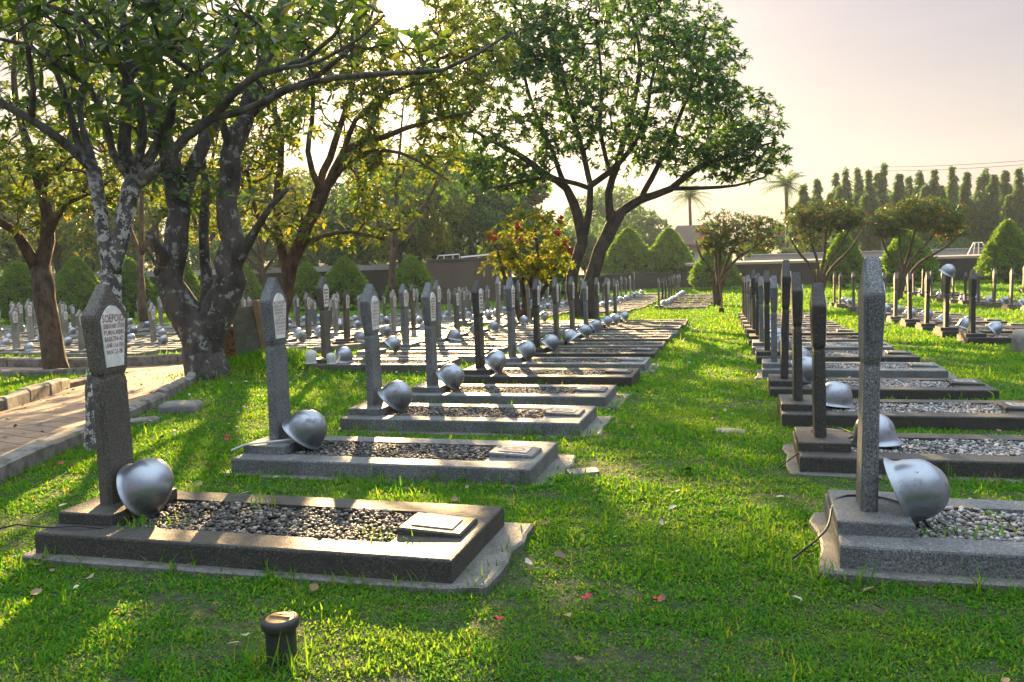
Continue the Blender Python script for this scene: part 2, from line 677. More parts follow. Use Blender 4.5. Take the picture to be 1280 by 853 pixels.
def rosettes(name, P, D, n, length, width, mat, parent, seed, spread=(35, 95), droop=.25, simple=False, lvar=.3, extra=0.0):
    """whorls of leaves at points P with axes D"""
    rng = np.random.default_rng(seed)
    P = np.asarray(P)
    D = np.asarray(D)
    N = len(P) * n
    P = np.repeat(P, n, 0)
    D = np.repeat(D, n, 0)
    D = D / (np.linalg.norm(D, axis=1, keepdims=True) + 1e-9)
    ref = np.where(np.abs(D[:, 2:3]) < .9, np.array([[0, 0, 1.]]), np.array([[1., 0, 0]]))
    A = np.cross(D, ref)
    A /= np.linalg.norm(A, axis=1, keepdims=True)
    B = np.cross(D, A)
    k = np.tile(np.arange(n), N // n)
    phi = k * 2.39996 + np.repeat(rng.uniform(0, 6.28, N // n), n) + rng.normal(0, .25, N)
    th = np.radians(rng.uniform(spread[0], spread[1], N))
    rdir = A * np.cos(phi)[:, None] + B * np.sin(phi)[:, None]
    ld = D * np.cos(th)[:, None] + rdir * np.sin(th)[:, None]
    nrm = D * np.sin(th)[:, None] - rdir * np.cos(th)[:, None]
    wd = np.cross(ld, nrm)
    roll = rng.normal(0, .45, N)[:, None]
    wd, nrm = wd * np.cos(roll) + nrm * np.sin(roll), nrm * np.cos(roll) - wd * np.sin(roll)
    L = length * (1 + rng.uniform(-lvar, lvar, N))[:, None]
    Wd = width * .5 * (1 + rng.uniform(-lvar, lvar, N))[:, None]
    P = P + D * (rng.uniform(-.25, .05, N)[:, None] * length) + rng.normal(0, extra, (N, 3)) if extra else P + D * (rng.uniform(-.25, .05, N)[:, None] * length)
    down = np.array([[0, 0, -1.]])
    dr = droop * L
    if simple:
        b = P + ld * (.06 * L)
        l = P + ld * (.5 * L) + wd * Wd + nrm * (Wd * .35) + down * dr * .2
        t = P + ld * L + down * dr
        r_ = P + ld * (.5 * L) - wd * Wd + nrm * (Wd * .35) + down * dr * .2
        V = np.stack([b, l, t, r_], 1).reshape(-1, 3)
        i = (np.arange(N) * 4)[:, None]
        loops = (i + np.array([[0, 1, 2, 0, 2, 3]])).ravel()
        starts = np.arange(N * 2) * 3
    else:
        b = P + ld * (.08 * L)
        c = P + ld * (.5 * L) + down * dr * .22
        pts = [b]
        for tt, ww in ((.38, .82), (.72, 1.0)):
            cc = P + ld * (tt * L) + down * dr * (tt * tt)
            pts += [cc + wd * Wd * ww + nrm * Wd * .3, cc, cc - wd * Wd * ww + nrm * Wd * .3]
        pts.append(P + ld * L + down * dr)
        V = np.stack(pts, 1).reshape(-1, 3)
        i = (np.arange(N) * 8)[:, None]
        pat = [0, 2, 1, 0, 3, 2, 1, 2, 5, 4, 2, 3, 6, 5, 4, 5, 7, 5, 6, 7]
        ln = [3, 3, 4, 4, 3, 3]
        loops = (i + np.array([pat])).ravel()
        st = np.cumsum([0] + ln[:-1])
        starts = (np.arange(N)[:, None] * sum(ln) + st[None]).ravel()
    return link(name, mesh_np(name, V, loops, starts, [mat]), parent)


def blob_points(blobs, seed, gap=0.0, shell=.35, keep=None):
    """random points in ellipsoids (centre, radii, count); denser near the skin; gap removes noisy holes"""
    rng = np.random.default_rng(seed)
    out = []
    for c, r, n in blobs:
        v = rng.normal(0, 1, (n, 3))
        v /= np.linalg.norm(v, axis=1, keepdims=True)
        rr = (shell + (1 - shell) * rng.uniform(0, 1, n) ** .6)[:, None]
        p = np.array(c) + v * rr * np.array(r)
        out.append(p)
    P = np.concatenate(out)
    if gap > 0:
        f = rng.normal(0, 1, (6, 3)) * 1.1
        ph = rng.uniform(0, 6, 6)
        h = np.sin(P @ f.T + ph).sum(1)
        P = P[h > np.quantile(h, gap)]
    if keep is not None:
        P = P[keep(P)]
    return P


SUN_PATCHES = [(-1.6, 3.66, .15, .48), (-2.75, 3.5, .15, .16), (-2.45, 5.4, .12, .26), (-4.0, 4.9, .0, .55), (-4.4, 6.6, 0, .5), (-5.0, 8.6, -.1, .4), (-2.15, 2.65, 0, .20), (-2.2, 8.0, .1, .30), (-.5, 4.9, 0, .25), (-.4, 11.5, -.2, .4), (-.3, 15.5, -.3, .9)]


def sun_gap(P):
    """cuts crown points away so the low sun shows and reaches set patches"""
    Q = P - np.array(CAMP)
    s = np.array(SUN)
    t = Q @ s
    d = np.linalg.norm(Q - t[:, None] * s, axis=1)
    ok = (t < 0) | (d > .020 * t + .05)
    for (x, y, z, r) in SUN_PATCHES:       # gaps cut into the crowns to let the morning sun reach the lawn
        q = P - np.array([x, y, z])
        t = q @ s
        ok &= (t < 0) | (np.linalg.norm(q - t[:, None] * s, axis=1) > r)
    return ok


def px_limb(pts, d0, d1, ws=1.0):
    """limb from photo positions with pixel widths; depth runs from d0 to d1"""
    n = len(pts)
    out = []
    for k, (u, v, w) in enumerate(pts):
        d = d0 + (d1 - d0) * k / max(1, n - 1)
        out.append((tuple(at(u, v, d)), w * ws * .5 * d / F_PX))
    return out


def px_blob(u, v, d, w, h, depth, n):
    """ellipsoid of foliage: centre pixel, depth, half sizes in pixels, half depth in metres"""
    c = at(u, v, d)
    return (tuple(c), (w * d / F_PX, depth, h * d / F_PX), n)


def local(o_loc, T):
    """shift a tree built in world space so that its root empty is the origin"""
    return np.array(o_loc)


def make_tree(name, label, cat, limbs, blobs, seed, bark, leafmat, leaf, tip=.006, gap=.1, group=None, simple=False, per=8,
              droop=.25, segs=4, keep=sun_gap, maxrad=9., spread=(35, 95), crown='crown', shell=.35, sides=(4, 6, 12), curl=.35, bias=(0, 0, 1), jit=.05, seg=.2):
    t = Tree(seed)
    first = True
    for lb in limbs:
        t.limb(lb, root=first, seg=seg)
        first = False
    org = Vector(t.pos[0])
    P = blob_points(blobs, seed + 1, gap, shell, keep)
    t.grow(P, segs=segs, maxrad=maxrad, curl=curl, bias=bias, jit=jit)
    o = empty(name, org)
    tag(o, label, cat, group)
    on = np.array(org)
    t.pos = [np.array(p) - on for p in t.pos]
    t.wood('trunk', bark, o, tip=tip, sides=sides)
    tips = np.array(t.tips) - on
    dirs = np.array(t.tipdir)
    dirs = dirs * .8 + np.array([[0, 0, .35]])
    rosettes(crown, tips, dirs, per, leaf[0], leaf[1], leafmat, o, seed + 2, droop=droop, simple=simple, spread=spread)
    return o, tips, dirs

# ------------------------------------------------------------------ the ground
def ground_sheet():
    def axis(lo, hi, fine_lo, fine_hi, f, c):
        a = list(np.arange(fine_lo, fine_hi + 1e-6, f))
        x, st = fine_lo, f
        left = []
        while x > lo:
            st *= 1.35
            x -= st
            left.append(max(x, lo))
        x, st = fine_hi, f
        right = []
        while x < hi:
            st *= 1.35
            x += st
            right.append(min(x, hi))
        return np.array(left[::-1] + a + right)
    xs = axis(-400, 400, -16, 10, .25, 0)
    ys = axis(-120, 420, 0, 42, .25, 0)
    X, Y = np.meshgrid(xs, ys)
    Z = zg(X, Y)
    V = np.stack([X, Y, Z], 2).reshape(-1, 3)
    nx, ny = len(xs), len(ys)
    i = (np.arange(ny - 1)[:, None] * nx + np.arange(nx - 1)[None]).ravel()
    loops = np.stack([i, i + 1, i + nx + 1, i + nx], 1).ravel()
    o = link('ground', mesh_np('ground', V, loops, np.arange(len(i)) * 4, [MAT['ground']], smooth=True))
    tag(o, kind='structure')


ground_sheet()

# ------------------------------------------------------------------ the paved path and its kerbs
PATH_R = [(-2.9, -1.0), (-3.75, 2.0), (-4.72, 4.4), (-5.44, 6.17), (-6.4, 8.4), (-7.42, 10.4), (-8.0, 12.2), (-8.3, 13.3), (-8.4, 15.2)]
PATH_L = [(-5.6, -1.0), (-6.35, 2.0), (-7.3, 5.0), (-8.2, 7.9), (-9.0, 9.4), (-9.75, 10.6), (-10.3, 12.2), (-10.8, 13.3), (-11.0, 15.2)]


def strip(name, La, Lb, mat, dz, n=10, kind='structure'):
    mb = MB()
    k = len(La)
    for i in range(k - 1):
        for a in range(n):
            for b in range(6):
                q = []
                for (aa, bb) in ((a, b), (a + 1, b), (a + 1, b + 1), (a, b + 1)):
                    t, u = aa / n, bb / 6
                    ax = La[i][0] * (1 - t) + La[i + 1][0] * t
                    ay = La[i][1] * (1 - t) + La[i + 1][1] * t
                    bx = Lb[i][0] * (1 - t) + Lb[i + 1][0] * t
                    by = Lb[i][1] * (1 - t) + Lb[i + 1][1] * t
                    x, y = ax * (1 - u) + bx * u, ay * (1 - u) + by * u
                    q.append((x, y, float(zg(x, y)) + dz))
                mb.face(q)
    o = mb.build(name, mat, smooth=True)
    return tag(o, kind=kind)


strip('path', PATH_L, PATH_R, MAT['path'], .02)
CROSS_A = [(-60, 13.75), (-40, 13.75), (-25, 13.75), (-16, 13.7), (-10.9, 13.55)]
CROSS_B = [(-60, 15.2), (-40, 15.2), (-25, 15.2), (-16, 15.15), (-11.0, 15.1)]
strip('cross_path', CROSS_A, CROSS_B, MAT['path'], .024)


def kerb(name, line, w, h, seed, block=.55, skip=()):
    """row of rough kerb blocks along a line"""
    rn = random.Random(seed)
    mb = MB()
    for i in range(len(line) - 1):
        a, b = Vector(line[i]), Vector(line[i + 1])
        L = (b - a).length
        n = max(1, round(L / block))
        t = (b - a) / L
        nr = Vector((-t.y, t.x))
        for k in range(n):
            if rn.random() < .02:
                continue
            p0 = a + t * (L * k / n + .012)
            p1 = a + t * (L * (k + 1) / n - .012)
            off = rn.uniform(-.02, .02)
            hh = h + rn.uniform(-.02, .02)
            rings = []
            for p, e in ((p0, .012), (p0 + t * .02, 0), ((p0 + p1) / 2, rn.uniform(-.008, .008)), (p1 - t * .02, 0), (p1, .012)):
                c = p + nr * off
                z = float(zg(c.x, c.y))
                j = [rn.uniform(-.012, .012) for _ in range(4)]
                w2 = w / 2 - e
                rings.append([(*(c - nr * w2), z - .08), (*(c - nr * (w2 + j[0])), z + hh - .025), (*(c - nr * (w2 - .025)), z + hh - e + j[1]),
                              (*(c + nr * (w2 - .025)), z + hh - e + j[2]), (*(c + nr * (w2 + j[3])), z + hh - .03), (*(c + nr * w2), z - .08)])
            mb.rings(rings)
    return tag(mb.build(name, MAT['kerb']), kind='structure')


kerb('path_kerb', PATH_R[:8], .14, .11, 1, .8)
kerb('path_kerb', PATH_L[:6], .17, .18, 2, .9)
kerb('path_kerb', [(-9.75, 10.6), (-10.0, 11.3), (-10.6, 12.6), (-11.2, 13.45), (-14, 13.6), (-60, 13.6)], .16, .13, 3, 1.2)
kerb('path_kerb', [(-60, 15.35), (-30, 15.35), (-14, 15.3), (-8.3, 15.3)], .20, .22, 4, 1.4)
kerb('path_kerb', [(-8.3, 15.6), (-6.6, 16.1)], .16, .15, 5, 1.2)

# ------------------------------------------------------------------ graves


def frame_mesh(mat, bev):
    x0, x1, y0, y1, h = -.15, 1.92, -.40, .40, .125
    a0, a1, b0, b1 = .16, 1.58, -.235, .235
    mb = MB()

    def ring(x0, x1, y0, y1, z):
        return [(x0, y0, z), (x1, y0, z), (x1, y1, z), (x0, y1, z)]
    b = bev
    rings = [ring(x0, x1, y0, y1, -.10), ring(x0, x1, y0, y1, h - b)]
    if b:
        rings.append(ring(x0 + b * .3, x1 - b * .3, y0 + b * .3, y1 - b * .3, h - b * .3))
    rings += [ring(x0 + b, x1 - b, y0 + b, y1 - b, h), ring(a0, a1, b0, b1, h), ring(a0, a1, b0, b1, .05)]
    mb.rings(rings, cap=False)
    return mb.mesh('surround', mat)


def plinth_mesh(mat, bev):
    mb = MB()
    mb.box(-.148, .165, -.255, .255, .126, .182, bev=bev)
    return mb.mesh('plinth', mat)


def block_mesh(mat, bev):
    mb = MB()
    rings = []
    for z, i in ((.126, 0), (.150, 0), (.158, .008)):
        sl = -.014 if z > .13 else 0
        rings.append([(1.57 + i, -.125 + i, z), (1.87 - i, -.125 + i, z + sl), (1.87 - i, .125 - i, z + sl), (1.57 + i, .125 - i, z)])
    mb.rings(rings)
    return mb.mesh('number_block', mat)


def nplate_mesh():
    mb = MB()

    def zz(x):
        return .1595 - (x - 1.578) / .284 * .014
    mb.rings([[(x, y, zz(x) + dz) for x, y in ((1.62, -.075), (1.815, -.075), (1.815, .075), (1.62, .075))] for dz in (-.002, .004)], 0)
    n = 28
    for (ra, rb, ia, ib) in ((.072, .048, .060, .038), (.014, .022, .008, .014)):
        for k in range(n):
            q = []
            for kk, (sa, sb) in ((k, (ra, rb)), (k + 1, (ra, rb)), (k + 1, (ia, ib)), (k, (ia, ib))):
                an = 2 * PI * kk / n
                x = 1.7175 + sa * math.cos(an)
                q.append((x, sb * math.sin(an), zz(x) + .0065))
            mb.face(q, 1)
    return mb.mesh('number_plate', [MAT['worn_plate'], MAT['red_ink']])


def apron_mesh(seed, lo):
    rn = random.Random(seed)
    mb = MB()
    pts = []
    for k in range(26):
        t = k / 26 * 4
        s, f = int(t), t - int(t)
        c = [(-.22, -.455), (2.06, -.455), (2.06, .46), (-.22, .46)]
        p = Vector(c[s]) * (1 - f) + Vector(c[(s + 1) % 4]) * f
        pts.append((p.x + rn.uniform(-.02, .02), p.y + rn.uniform(-.018, .018)))
    mb.rings([[(x, y, -.06) for x, y in pts], [(x, y, .018) for x, y in pts], [(x * .99 + .008, y * .97, .026 + rn.uniform(-.004, .004)) for x, y in pts]])
    return mb.mesh('foundation', MAT['apron'])


def stone_mesh(mat, fine, seed=0):
    """headstone: chamfered shaft, groove, then a wider head that ends in a pointed gable"""
    rn = random.Random(seed)
    mb = MB()
    ch = .014

    def ring(z, wy, wx, c=ch, dx=0):
        return [(-wx + dx, -wy + c, z), (-wx + c + dx, -wy, z), (wx - c + dx, -wy, z), (wx + dx, -wy + c, z),
                (wx + dx, wy - c, z), (wx - c + dx, wy, z), (-wx + c + dx, wy, z), (-wx + dx, wy - c, z)]
    z0 = .178
    prof = [(0, .104, .037), (.60, .100, .035), (.615, .098, .034), (.638, .090, .031), (.655, .097, .036), (.675, .104, .038),
            (.93, .128, .044), (.945, .126, .043)]
    rings = [ring(z0 + z, wy, wx) for z, wy, wx in prof]
    mb.rings(rings, cap=False)
    # gabled top: the two slopes meet in a ridge along x
    last = rings[-1]
    zt = z0 + 1.10
    R0, R1 = (-.032, 0, zt), (.032, 0, zt)
    a = last
    mb.face([a[1], a[2], R1, R0])
    mb.face([a[5], a[6], R0, R1])
    mb.face([a[3], a[4], R1])
    mb.face([a[7], a[0], R0])
    mb.face([a[0], a[1], R0])
    mb.face([a[2], a[3], R1])
    mb.face([a[4], a[5], R1])
    mb.face([a[6], a[7], R0])
    me = mb.mesh('headstone', mat)
    bm = bmesh.new()
    bm.from_mesh(me)
    bmesh.ops.remove_doubles(bm, verts=bm.verts, dist=1e-4)
    bmesh.ops.recalc_face_normals(bm, faces=bm.faces)
    if fine:
        es = [e for e in bm.edges if len(e.link_faces) == 2 and e.calc_face_angle(0) > .35]
        bmesh.ops.bevel(bm, geom=es, offset=.0035, segments=2, affect='EDGES', clamp_overlap=True)
        for v in bm.verts:
            v.co.x += rn.gauss(0, .0008)
            v.co.y += rn.gauss(0, .0008)
    bm.to_mesh(me)
    bm.free()
    return me


def text_faces(txt, size):
    """outline faces of a line of lettering, in (u, v) units, centred on u"""
    cu = bpy.data.curves.new('txt', 'FONT')
    cu.body = txt
    cu.size = size
    cu.align_x = 'CENTER'
    cu.resolution_u = 2
    o = bpy.data.objects.new('txt', cu)
    COL.objects.link(o)
    dg = bpy.context.evaluated_depsgraph_get()
    me = bpy.data.meshes.new_from_object(o.evaluated_get(dg))
    out = [[tuple(me.vertices[i].co[:2]) for i in p.vertices] for p in me.polygons]
    bpy.data.objects.remove(o)
    bpy.data.curves.remove(cu)
    bpy.data.meshes.remove(me)
    return out


def plaque_mesh(lines, header=1.35):
    """white marble plate on the +x face of the head, with an arched top, narrowing to the foot"""
    mb = MB()
    z0 = .178

    def fx(z):      # face of the head at height z
        return .038 + (z - z0 - .675) / (.93 - .675) * .006
    zb, zs, ztop = z0 + .685, z0 + .915, z0 + .990
    wb, ws = .062, .086
    out = [(-wb, zb), (wb, zb), (ws, zs)]
    for k in range(1, 8):
        t = k / 8
        out.append((ws * (1 - t) if t < .5 else ws * (1 - t), zs + (ztop - zs) * math.sin(t * PI / 2) ** .8))
    out.append((0, ztop))
    for k in range(7, 0, -1):
        t = k / 8
        out.append((-ws * (1 - t), zs + (ztop - zs) * math.sin(t * PI / 2) ** .8))
    out.append((-ws, zs))
    front = [(fx(min(z, z0 + .93)) + .005, y, z) for y, z in out]
    back = [(fx(min(z, z0 + .93)) - .008, y, z) for y, z in out]
    mb.rings([back, front], 0)
    if lines:
        n = len(lines)
        top = zs + .018
        step = (top - zb - .012) / (n + .35)
        z = top - step * .75
        for k, (txt, sz) in enumerate(lines):
            s = step * sz
            if isinstance(txt, str):
                fs = text_faces(txt, s)
                if not fs:
                    continue
                us = [u for f in fs for u, v in f]
                half = max(max(us), -min(us))
                wz = wb + (ws - wb) * (z - zb) / (zs - zb) - .008
                sx = min(1.0, wz / half)
                for f in fs:
                    mb.face([(fx(min(z + v, z0 + .93)) + .0062, u * sx, z + v) for u, v in f], 1)
            else:
                for (u0, u1) in txt:
                    wz = wb + (ws - wb) * (z - zb) / (zs - zb) - .008
                    mb.face([(fx(z) + .0062, u * wz, z + v) for u, v in ((u0, 0), (u1, 0), (u1, s * .62), (u0, s * .62))], 1)
            z -= step
    return mb.mesh('name_plate', [MAT['marble'], MAT['red_ink']])


def word_bars(seed, n=6):
    """worn lettering that reads only as short dark red words"""
    rn = random.Random(seed)
    out = []
    for k in range(n):
        u, words = -rn.uniform(.55, .95), []
        end = -u
        while u < end - .05:
            w = rn.uniform(.06, .16)
            words.append((u, min(u + w, end)))
            u += w + rn.uniform(.03, .09)
        out.append((words, .95))
    return out


def pebbles_mesh(seed, mat, n=3300, size=.0105):
    rn = np.random.default_rng(seed)
    t = (1 + 5 ** .5) / 2
    base = np.array([(-1, t, 0), (1, t, 0), (-1, -t, 0), (1, -t, 0), (0, -1, t), (0, 1, t), (0, -1, -t), (0, 1, -t), (t, 0, -1), (t, 0, 1), (-t, 0, -1), (-t, 0, 1)], float)
    base /= np.linalg.norm(base[0])
    faces = np.array([(0, 11, 5), (0, 5, 1), (0, 1, 7), (0, 7, 10), (0, 10, 11), (1, 5, 9), (5, 11, 4), (11, 10, 2), (10, 7, 6), (7, 1, 8), (3, 9, 4), (3, 4, 2), (3, 2, 6), (3, 6, 8), (3, 8, 9), (4, 9, 5), (2, 4, 11), (6, 2, 10), (8, 6, 7), (9, 8, 1)])
    x = rn.uniform(.172, 1.572, n)
    y = rn.uniform(-.232, .232, n)
    z = .108 + rn.uniform(-.012, .012, n) + .010 * np.sin(x * 9 + seed) * np.cos(y * 11)
    sc_ = size * rn.uniform(.55, 1.5, (n, 1, 1)) * rn.uniform(.7, 1.2, (n, 1, 3)) * np.array([1, 1, .75])
    an = rn.uniform(0, 6.28, n)
    V = base[None] * sc_
    c, s = np.cos(an)[:, None], np.sin(an)[:, None]
    V = np.stack([V[..., 0] * c - V[..., 1] * s, V[..., 0] * s + V[..., 1] * c, V[..., 2]], 2) + np.stack([x, y, z], 1)[:, None]
    loops = (faces[None] + (np.arange(n) * 12)[:, None, None]).ravel()
    # a bed under them, its own island
    bed = np.array([(.160, -.235, .098), (1.58, -.235, .098), (1.58, .235, .098), (.160, .235, .098)])
    allv = np.concatenate([V.reshape(-1, 3), bed])
    k = n * 12
    loops = np.concatenate([loops, [k, k + 1, k + 2, k + 3]])
    starts = np.concatenate([np.arange(n * 20) * 3, [n * 60]])
    return mesh_np('gravel', allv, loops, starts, [mat], smooth=False)


def far_bed_mesh():
    mb = MB()
    rn = random.Random(4)
    nx, ny = 24, 8
    P = [[(.16 + 1.42 * i / nx, -.235 + .47 * j / ny, .108 + rn.uniform(-.01, .012)) for j in range(ny + 1)] for i in range(nx + 1)]
    for i in range(nx):
        for j in range(ny):
            mb.face([P[i][j], P[i + 1][j], P[i + 1][j + 1], P[i][j + 1]])
    return mb.mesh('gravel', MAT['gravel_far'])


CACHE = {}


def cached(key, fn):
    if key not in CACHE:
        CACHE[key] = fn()
    return CACHE[key]


SPECIAL = {
    ('A', 0): [('SOEPOJO', 1.7), ('SERKA.NRP-31378', 1.05), ('PURN.ABRI', 1.05), ('BASIS.TNI-AD', 1.05), ('LAHIR 11-4-1924', 1.05), ('WAFAT 2-3-1981', 1.05), ('', 1)],
    ('A', 1): [('R.S. SOETOPO', 1.3), ('KOPEL NRP.71', 1.05), ('DARI KESATUAN', 1.05), ('KOMP. MAS.17', 1.05), ('DI DJAWA', 1.05), ('GUGUR DALAM', 1.05), ('MENUNAIKAN', 1.05), ('TUGASNJA', 1.05), ('LHR 10-8-38', 1.05), ('WFT 20-4-62', 1.05)],
    ('A', 2): [('E. ANDRIES', 1.5), ('KOPRAL-II', 1.1), ('DARI AD', 1.1), ('DI DJAWA', 1.1), ('WAFAT DI', 1.1), ('DJAKARTA', 1.1), ('16-8-1951', 1.1)],
}

ORD = ['first', 'second', 'third', 'fourth', 'fifth', 'sixth', 'seventh', 'eighth', 'ninth', 'tenth', 'eleventh', 'twelfth', 'thirteenth', 'fourteenth', 'fifteenth',
       'sixteenth', 'seventeenth', 'eighteenth', 'nineteenth', 'twentieth', 'twenty-first', 'twenty-second', 'twenty-third', 'twenty-fourth', 'twenty-fifth']
FOOT = []          # footprints that keep the grass out
TINT = {'pale': 'pale', 'grey': 'grey', 'dark': 'dark mossy', 'brown': 'brownish'}


def grave(x, y, style, near, label, group, key, gravel='gravel_dark', apron=True, tilt=0.0, rz=0.0, zoff=0.0, seed=0, hscale=1.0):
    """x, y: foot of the headstone; the slab runs towards +x"""
    z = float(zg(x + .9, y))
    o = empty('grave', (x, y, z + zoff), rz)
    tag(o, label, 'grave', group)
    mt = MAT[style]
    lv = 2 if near else 0
    bev = .012 if near else 0
    link('surround', cached(('fr', style, lv), lambda: frame_mesh(mt, bev)), o)
    link('plinth', cached(('pl', style, lv), lambda: plinth_mesh(mt, .008 if near else 0)), o)
    hst = 'brown' if key == ('A', 0) else style
    hs = link('headstone', cached(('hs', hst, lv, seed % 3 if near else 0), lambda: stone_mesh(MAT[hst], near, seed)), o)
    hs.rotation_euler = (tilt * .7, tilt, 0)
    hs.scale = (1, 1, hscale)
    o.scale = (R.uniform(.985, 1.015), R.uniform(.98, 1.02), R.uniform(.985, 1.015) if near else R.uniform(.94, 1.05))
    if key in SPECIAL:
        pm = cached(('np', key), lambda: plaque_mesh(SPECIAL[key]))
    else:
        q = seed % 4
        pm = cached(('npw', q), lambda: plaque_mesh(word_bars(q, 5 + q)))
    link('name_plate', pm, hs)
    nb = link('number_block', cached(('nb', style), lambda: block_mesh(mt, 0)), o)
    link('number_plate', cached(('npl',), nplate_mesh), nb)
    if near:
        q = seed % 3
        link('gravel', cached(('gr', gravel, q), lambda: pebbles_mesh(q, MAT[gravel])), o)
        if apron:
            link('foundation', cached(('ap', seed % 4), lambda: apron_mesh(seed, 0)), o)
    else:
        link('gravel', cached(('gf',), far_bed_mesh), o)
    FOOT.append((x - (.19 if near and apron else .14), x + (2.0 if near and apron else 1.91), y - (.412 if near and apron else .39), y + (.41 if near and apron else .39)))
    return o


# helmet: pressed steel shell with a flared rim, dark inside
def helmet_shell(inner, seed=0):
    n, mrows = 36, 13
    A, B, H = (.138, .116, .168) if not inner else (.133, .111, .163)
    rings = []
    for k in range(1, mrows + 1):
        t = k / mrows * PI / 2
        r = math.sin(t) ** .92
        z = H * (math.cos(t) ** .85 if k < mrows else 0)
        rings.append([(A * r * math.cos(2 * PI * j / n), B * r * math.sin(2 * PI * j / n), z) for j in range(n)])

    def flare(e, z):
        out = []
        for j in range(n):
            an = 2 * PI * j / n
            fr = max(0, math.cos(an)) ** 2
            e2 = e * (1 + .9 * fr + .35 * max(0, -math.cos(an)) ** 2)
            out.append(((A + e2) * math.cos(an), (B + e2) * math.sin(an), z - .012 * fr * (e / .014)))
        return out
    rnd = random.Random(seed)
    spots = [(rnd.randrange(2, mrows - 1), rnd.uniform(0, 2 * PI), rnd.uniform(.02, .05), rnd.uniform(.018, .034)) for _ in range(7)]
    for k, ring in enumerate(rings):
        for j, p in enumerate(ring):
            q = Vector(p)
            f = 1.0
            for (kr, an, dep, wid) in spots:
                t = kr / mrows * PI / 2
                c = Vector((A * math.sin(t) * math.cos(an), B * math.sin(t) * math.sin(an), H * math.cos(t)))
                f -= dep * math.exp(-((q - c).length / wid) ** 2)
            ring[j] = tuple(q * f)
    mb = MB()
    if not inner:
        full = rings + [flare(.003, -.012), flare(.009, -.022), flare(.014, -.028), flare(.0145, -.031), flare(.011, -.031), flare(.004, -.022), flare(-.003, -.012)]
        mb.rings(full, cap=False)
        i = len(mb.v)
        mb.v.append((0, 0, H))
        for j in range(n):
            mb.f.append((i, (j + 1) % n, j)[::-1])
            mb.mi.append(0)
        return mb.mesh('shell', MAT['helmet'], smooth=True)
    full = rings + [flare(-.001, -.014)]
    mb.rings(full, cap=False)
    i = len(mb.v)
    mb.v.append((0, 0, H))
    for j in range(n):
        mb.f.append((i, (j + 1) % n, j))
        mb.mi.append(0)
    return mb.mesh('liner', MAT['liner'], smooth=True)


HELMS = [(helmet_shell(False, q), helmet_shell(True, q)) for q in range(5)]
HELM_OUT = HELMS[0][0]
NHELM = [0]
HV = np.array([v.co[:] for v in HELM_OUT.vertices])


def helmet(x, y, zb, tilt, yaw, spin, label, group, scale=1.0, touch=None):
    """zb: height of what it lies on; touch: x of the stone face its rim leans on"""
    M = Matrix.Rotation(yaw, 3, 'Z') @ Matrix.Rotation(tilt, 3, 'Y') @ Matrix.Rotation(spin, 3, 'Z')
    V = HV @ np.array(M).T * scale
    z = zb - V[:, 2].min()
    if touch is not None:
        x = touch - V[:, 0].min()
    o = empty('helmet', (x, y, z))
    o.rotation_euler = M.to_euler()
    o.scale = (scale,) * 3
    tag(o, label, 'helmet', group)
    NHELM[0] += 1
    a, b = HELMS[NHELM[0] % 5]
    link('shell', a, o)
    link('liner', b, o)
    return o


TREES_AT = [(-19.3, 24.1, .3), (-18.5, 28.0, .3), (-13.2, 34.6, .4), (-4.75, 27.5, 1.3), (-12.7, 13.8, .6), (-13.2, 19.2, .9), (-8.5, 23.0, .8)]


def free(x, y):
    return all((x + .8 - a) ** 2 + (y - b) ** 2 > (r + .9) ** 2 for a, b, r in TREES_AT)


GL = 'graves in rows across the lawn'
GH = 'silver helmets lying on the graves'
A_Y = [3.65, 5.40, 7.08, 8.62, 10.22, 11.85, 13.46, 15.08, 16.70, 18.32, 19.95, 21.58, 23.20]
A_ST = ['dark', 'grey', 'grey', 'grey', 'dark', 'grey', 'dark', 'brown', 'brown', 'grey', 'brown', 'brown', 'brown']
A_TILT = [55, 42, 46, 47, 45, 52, 40, -38, 35, 52, 48, 50, 44]
A_TXT = ['Dark mossy grave with broad weathered headstone, nearest of the row left of the aisle',
         'Grey terrazzo grave, second from the camera in the row left of the aisle',
         'Grey grave with leaning white name plate, third in the row left of the aisle']
for k, y in enumerate(A_Y):
    st = A_ST[k]
    x = -3.08 - .012 * (y - 3.6) - (.06 if k in (1, 2, 3) else 0)
    lab = A_TXT[k] if k < 3 else f'{TINT[st]} grave, {ORD[k]} from the camera in the row just left of the aisle'
    near = y < 17
    grave(x, y, st, near, lab, GL, ('A', k), tilt=rad(R.uniform(-.8, .8)), rz=rad(R.uniform(-.6, .6)), seed=k, apron=k in (0, 1, 2, 3, 5), hscale=[1.0, 1.045, .98, 1.0, .99, 1.02, 1.0, 1.02, 1.03, .97, 1.0, 1.03, .98][k])
    tl = rad(A_TILT[k])
    zb = float(zg(x + .9, y)) + .112
    if tl > 0:
        helmet(0, y - .03, zb, tl, rad(R.uniform(-14, 6)), rad(180 + R.uniform(-25, 25)), f'silver helmet tilted against the headstone of the {ORD[k]} grave left of the aisle', GH, touch=x + .058)
    else:
        helmet(x + .27, y - .02, zb, tl, rad(8), rad(10), f'silver helmet tipped towards the aisle on the {ORD[k]} grave left of the aisle', GH)
# white pots and a far block of the same row
for k in range(8):
    y = 34.95 + 1.66 * k
    x = -3.25
    grave(x, y, R.choice(['brown', 'grey', 'dark']), False, f'small grave, {ORD[k]} in the separate far block beyond the end of the left row', GL, ('E', k), seed=k, tilt=rad(R.uniform(-1, 1)))
    helmet(0, y, float(zg(x + .9, y)) + .112, rad(R.uniform(15, 50)), rad(R.uniform(-30, 10)), rad(R.uniform(0, 360)), f'silver helmet on the {ORD[k]} grave of the far block behind the left row', GH, touch=x + .058)

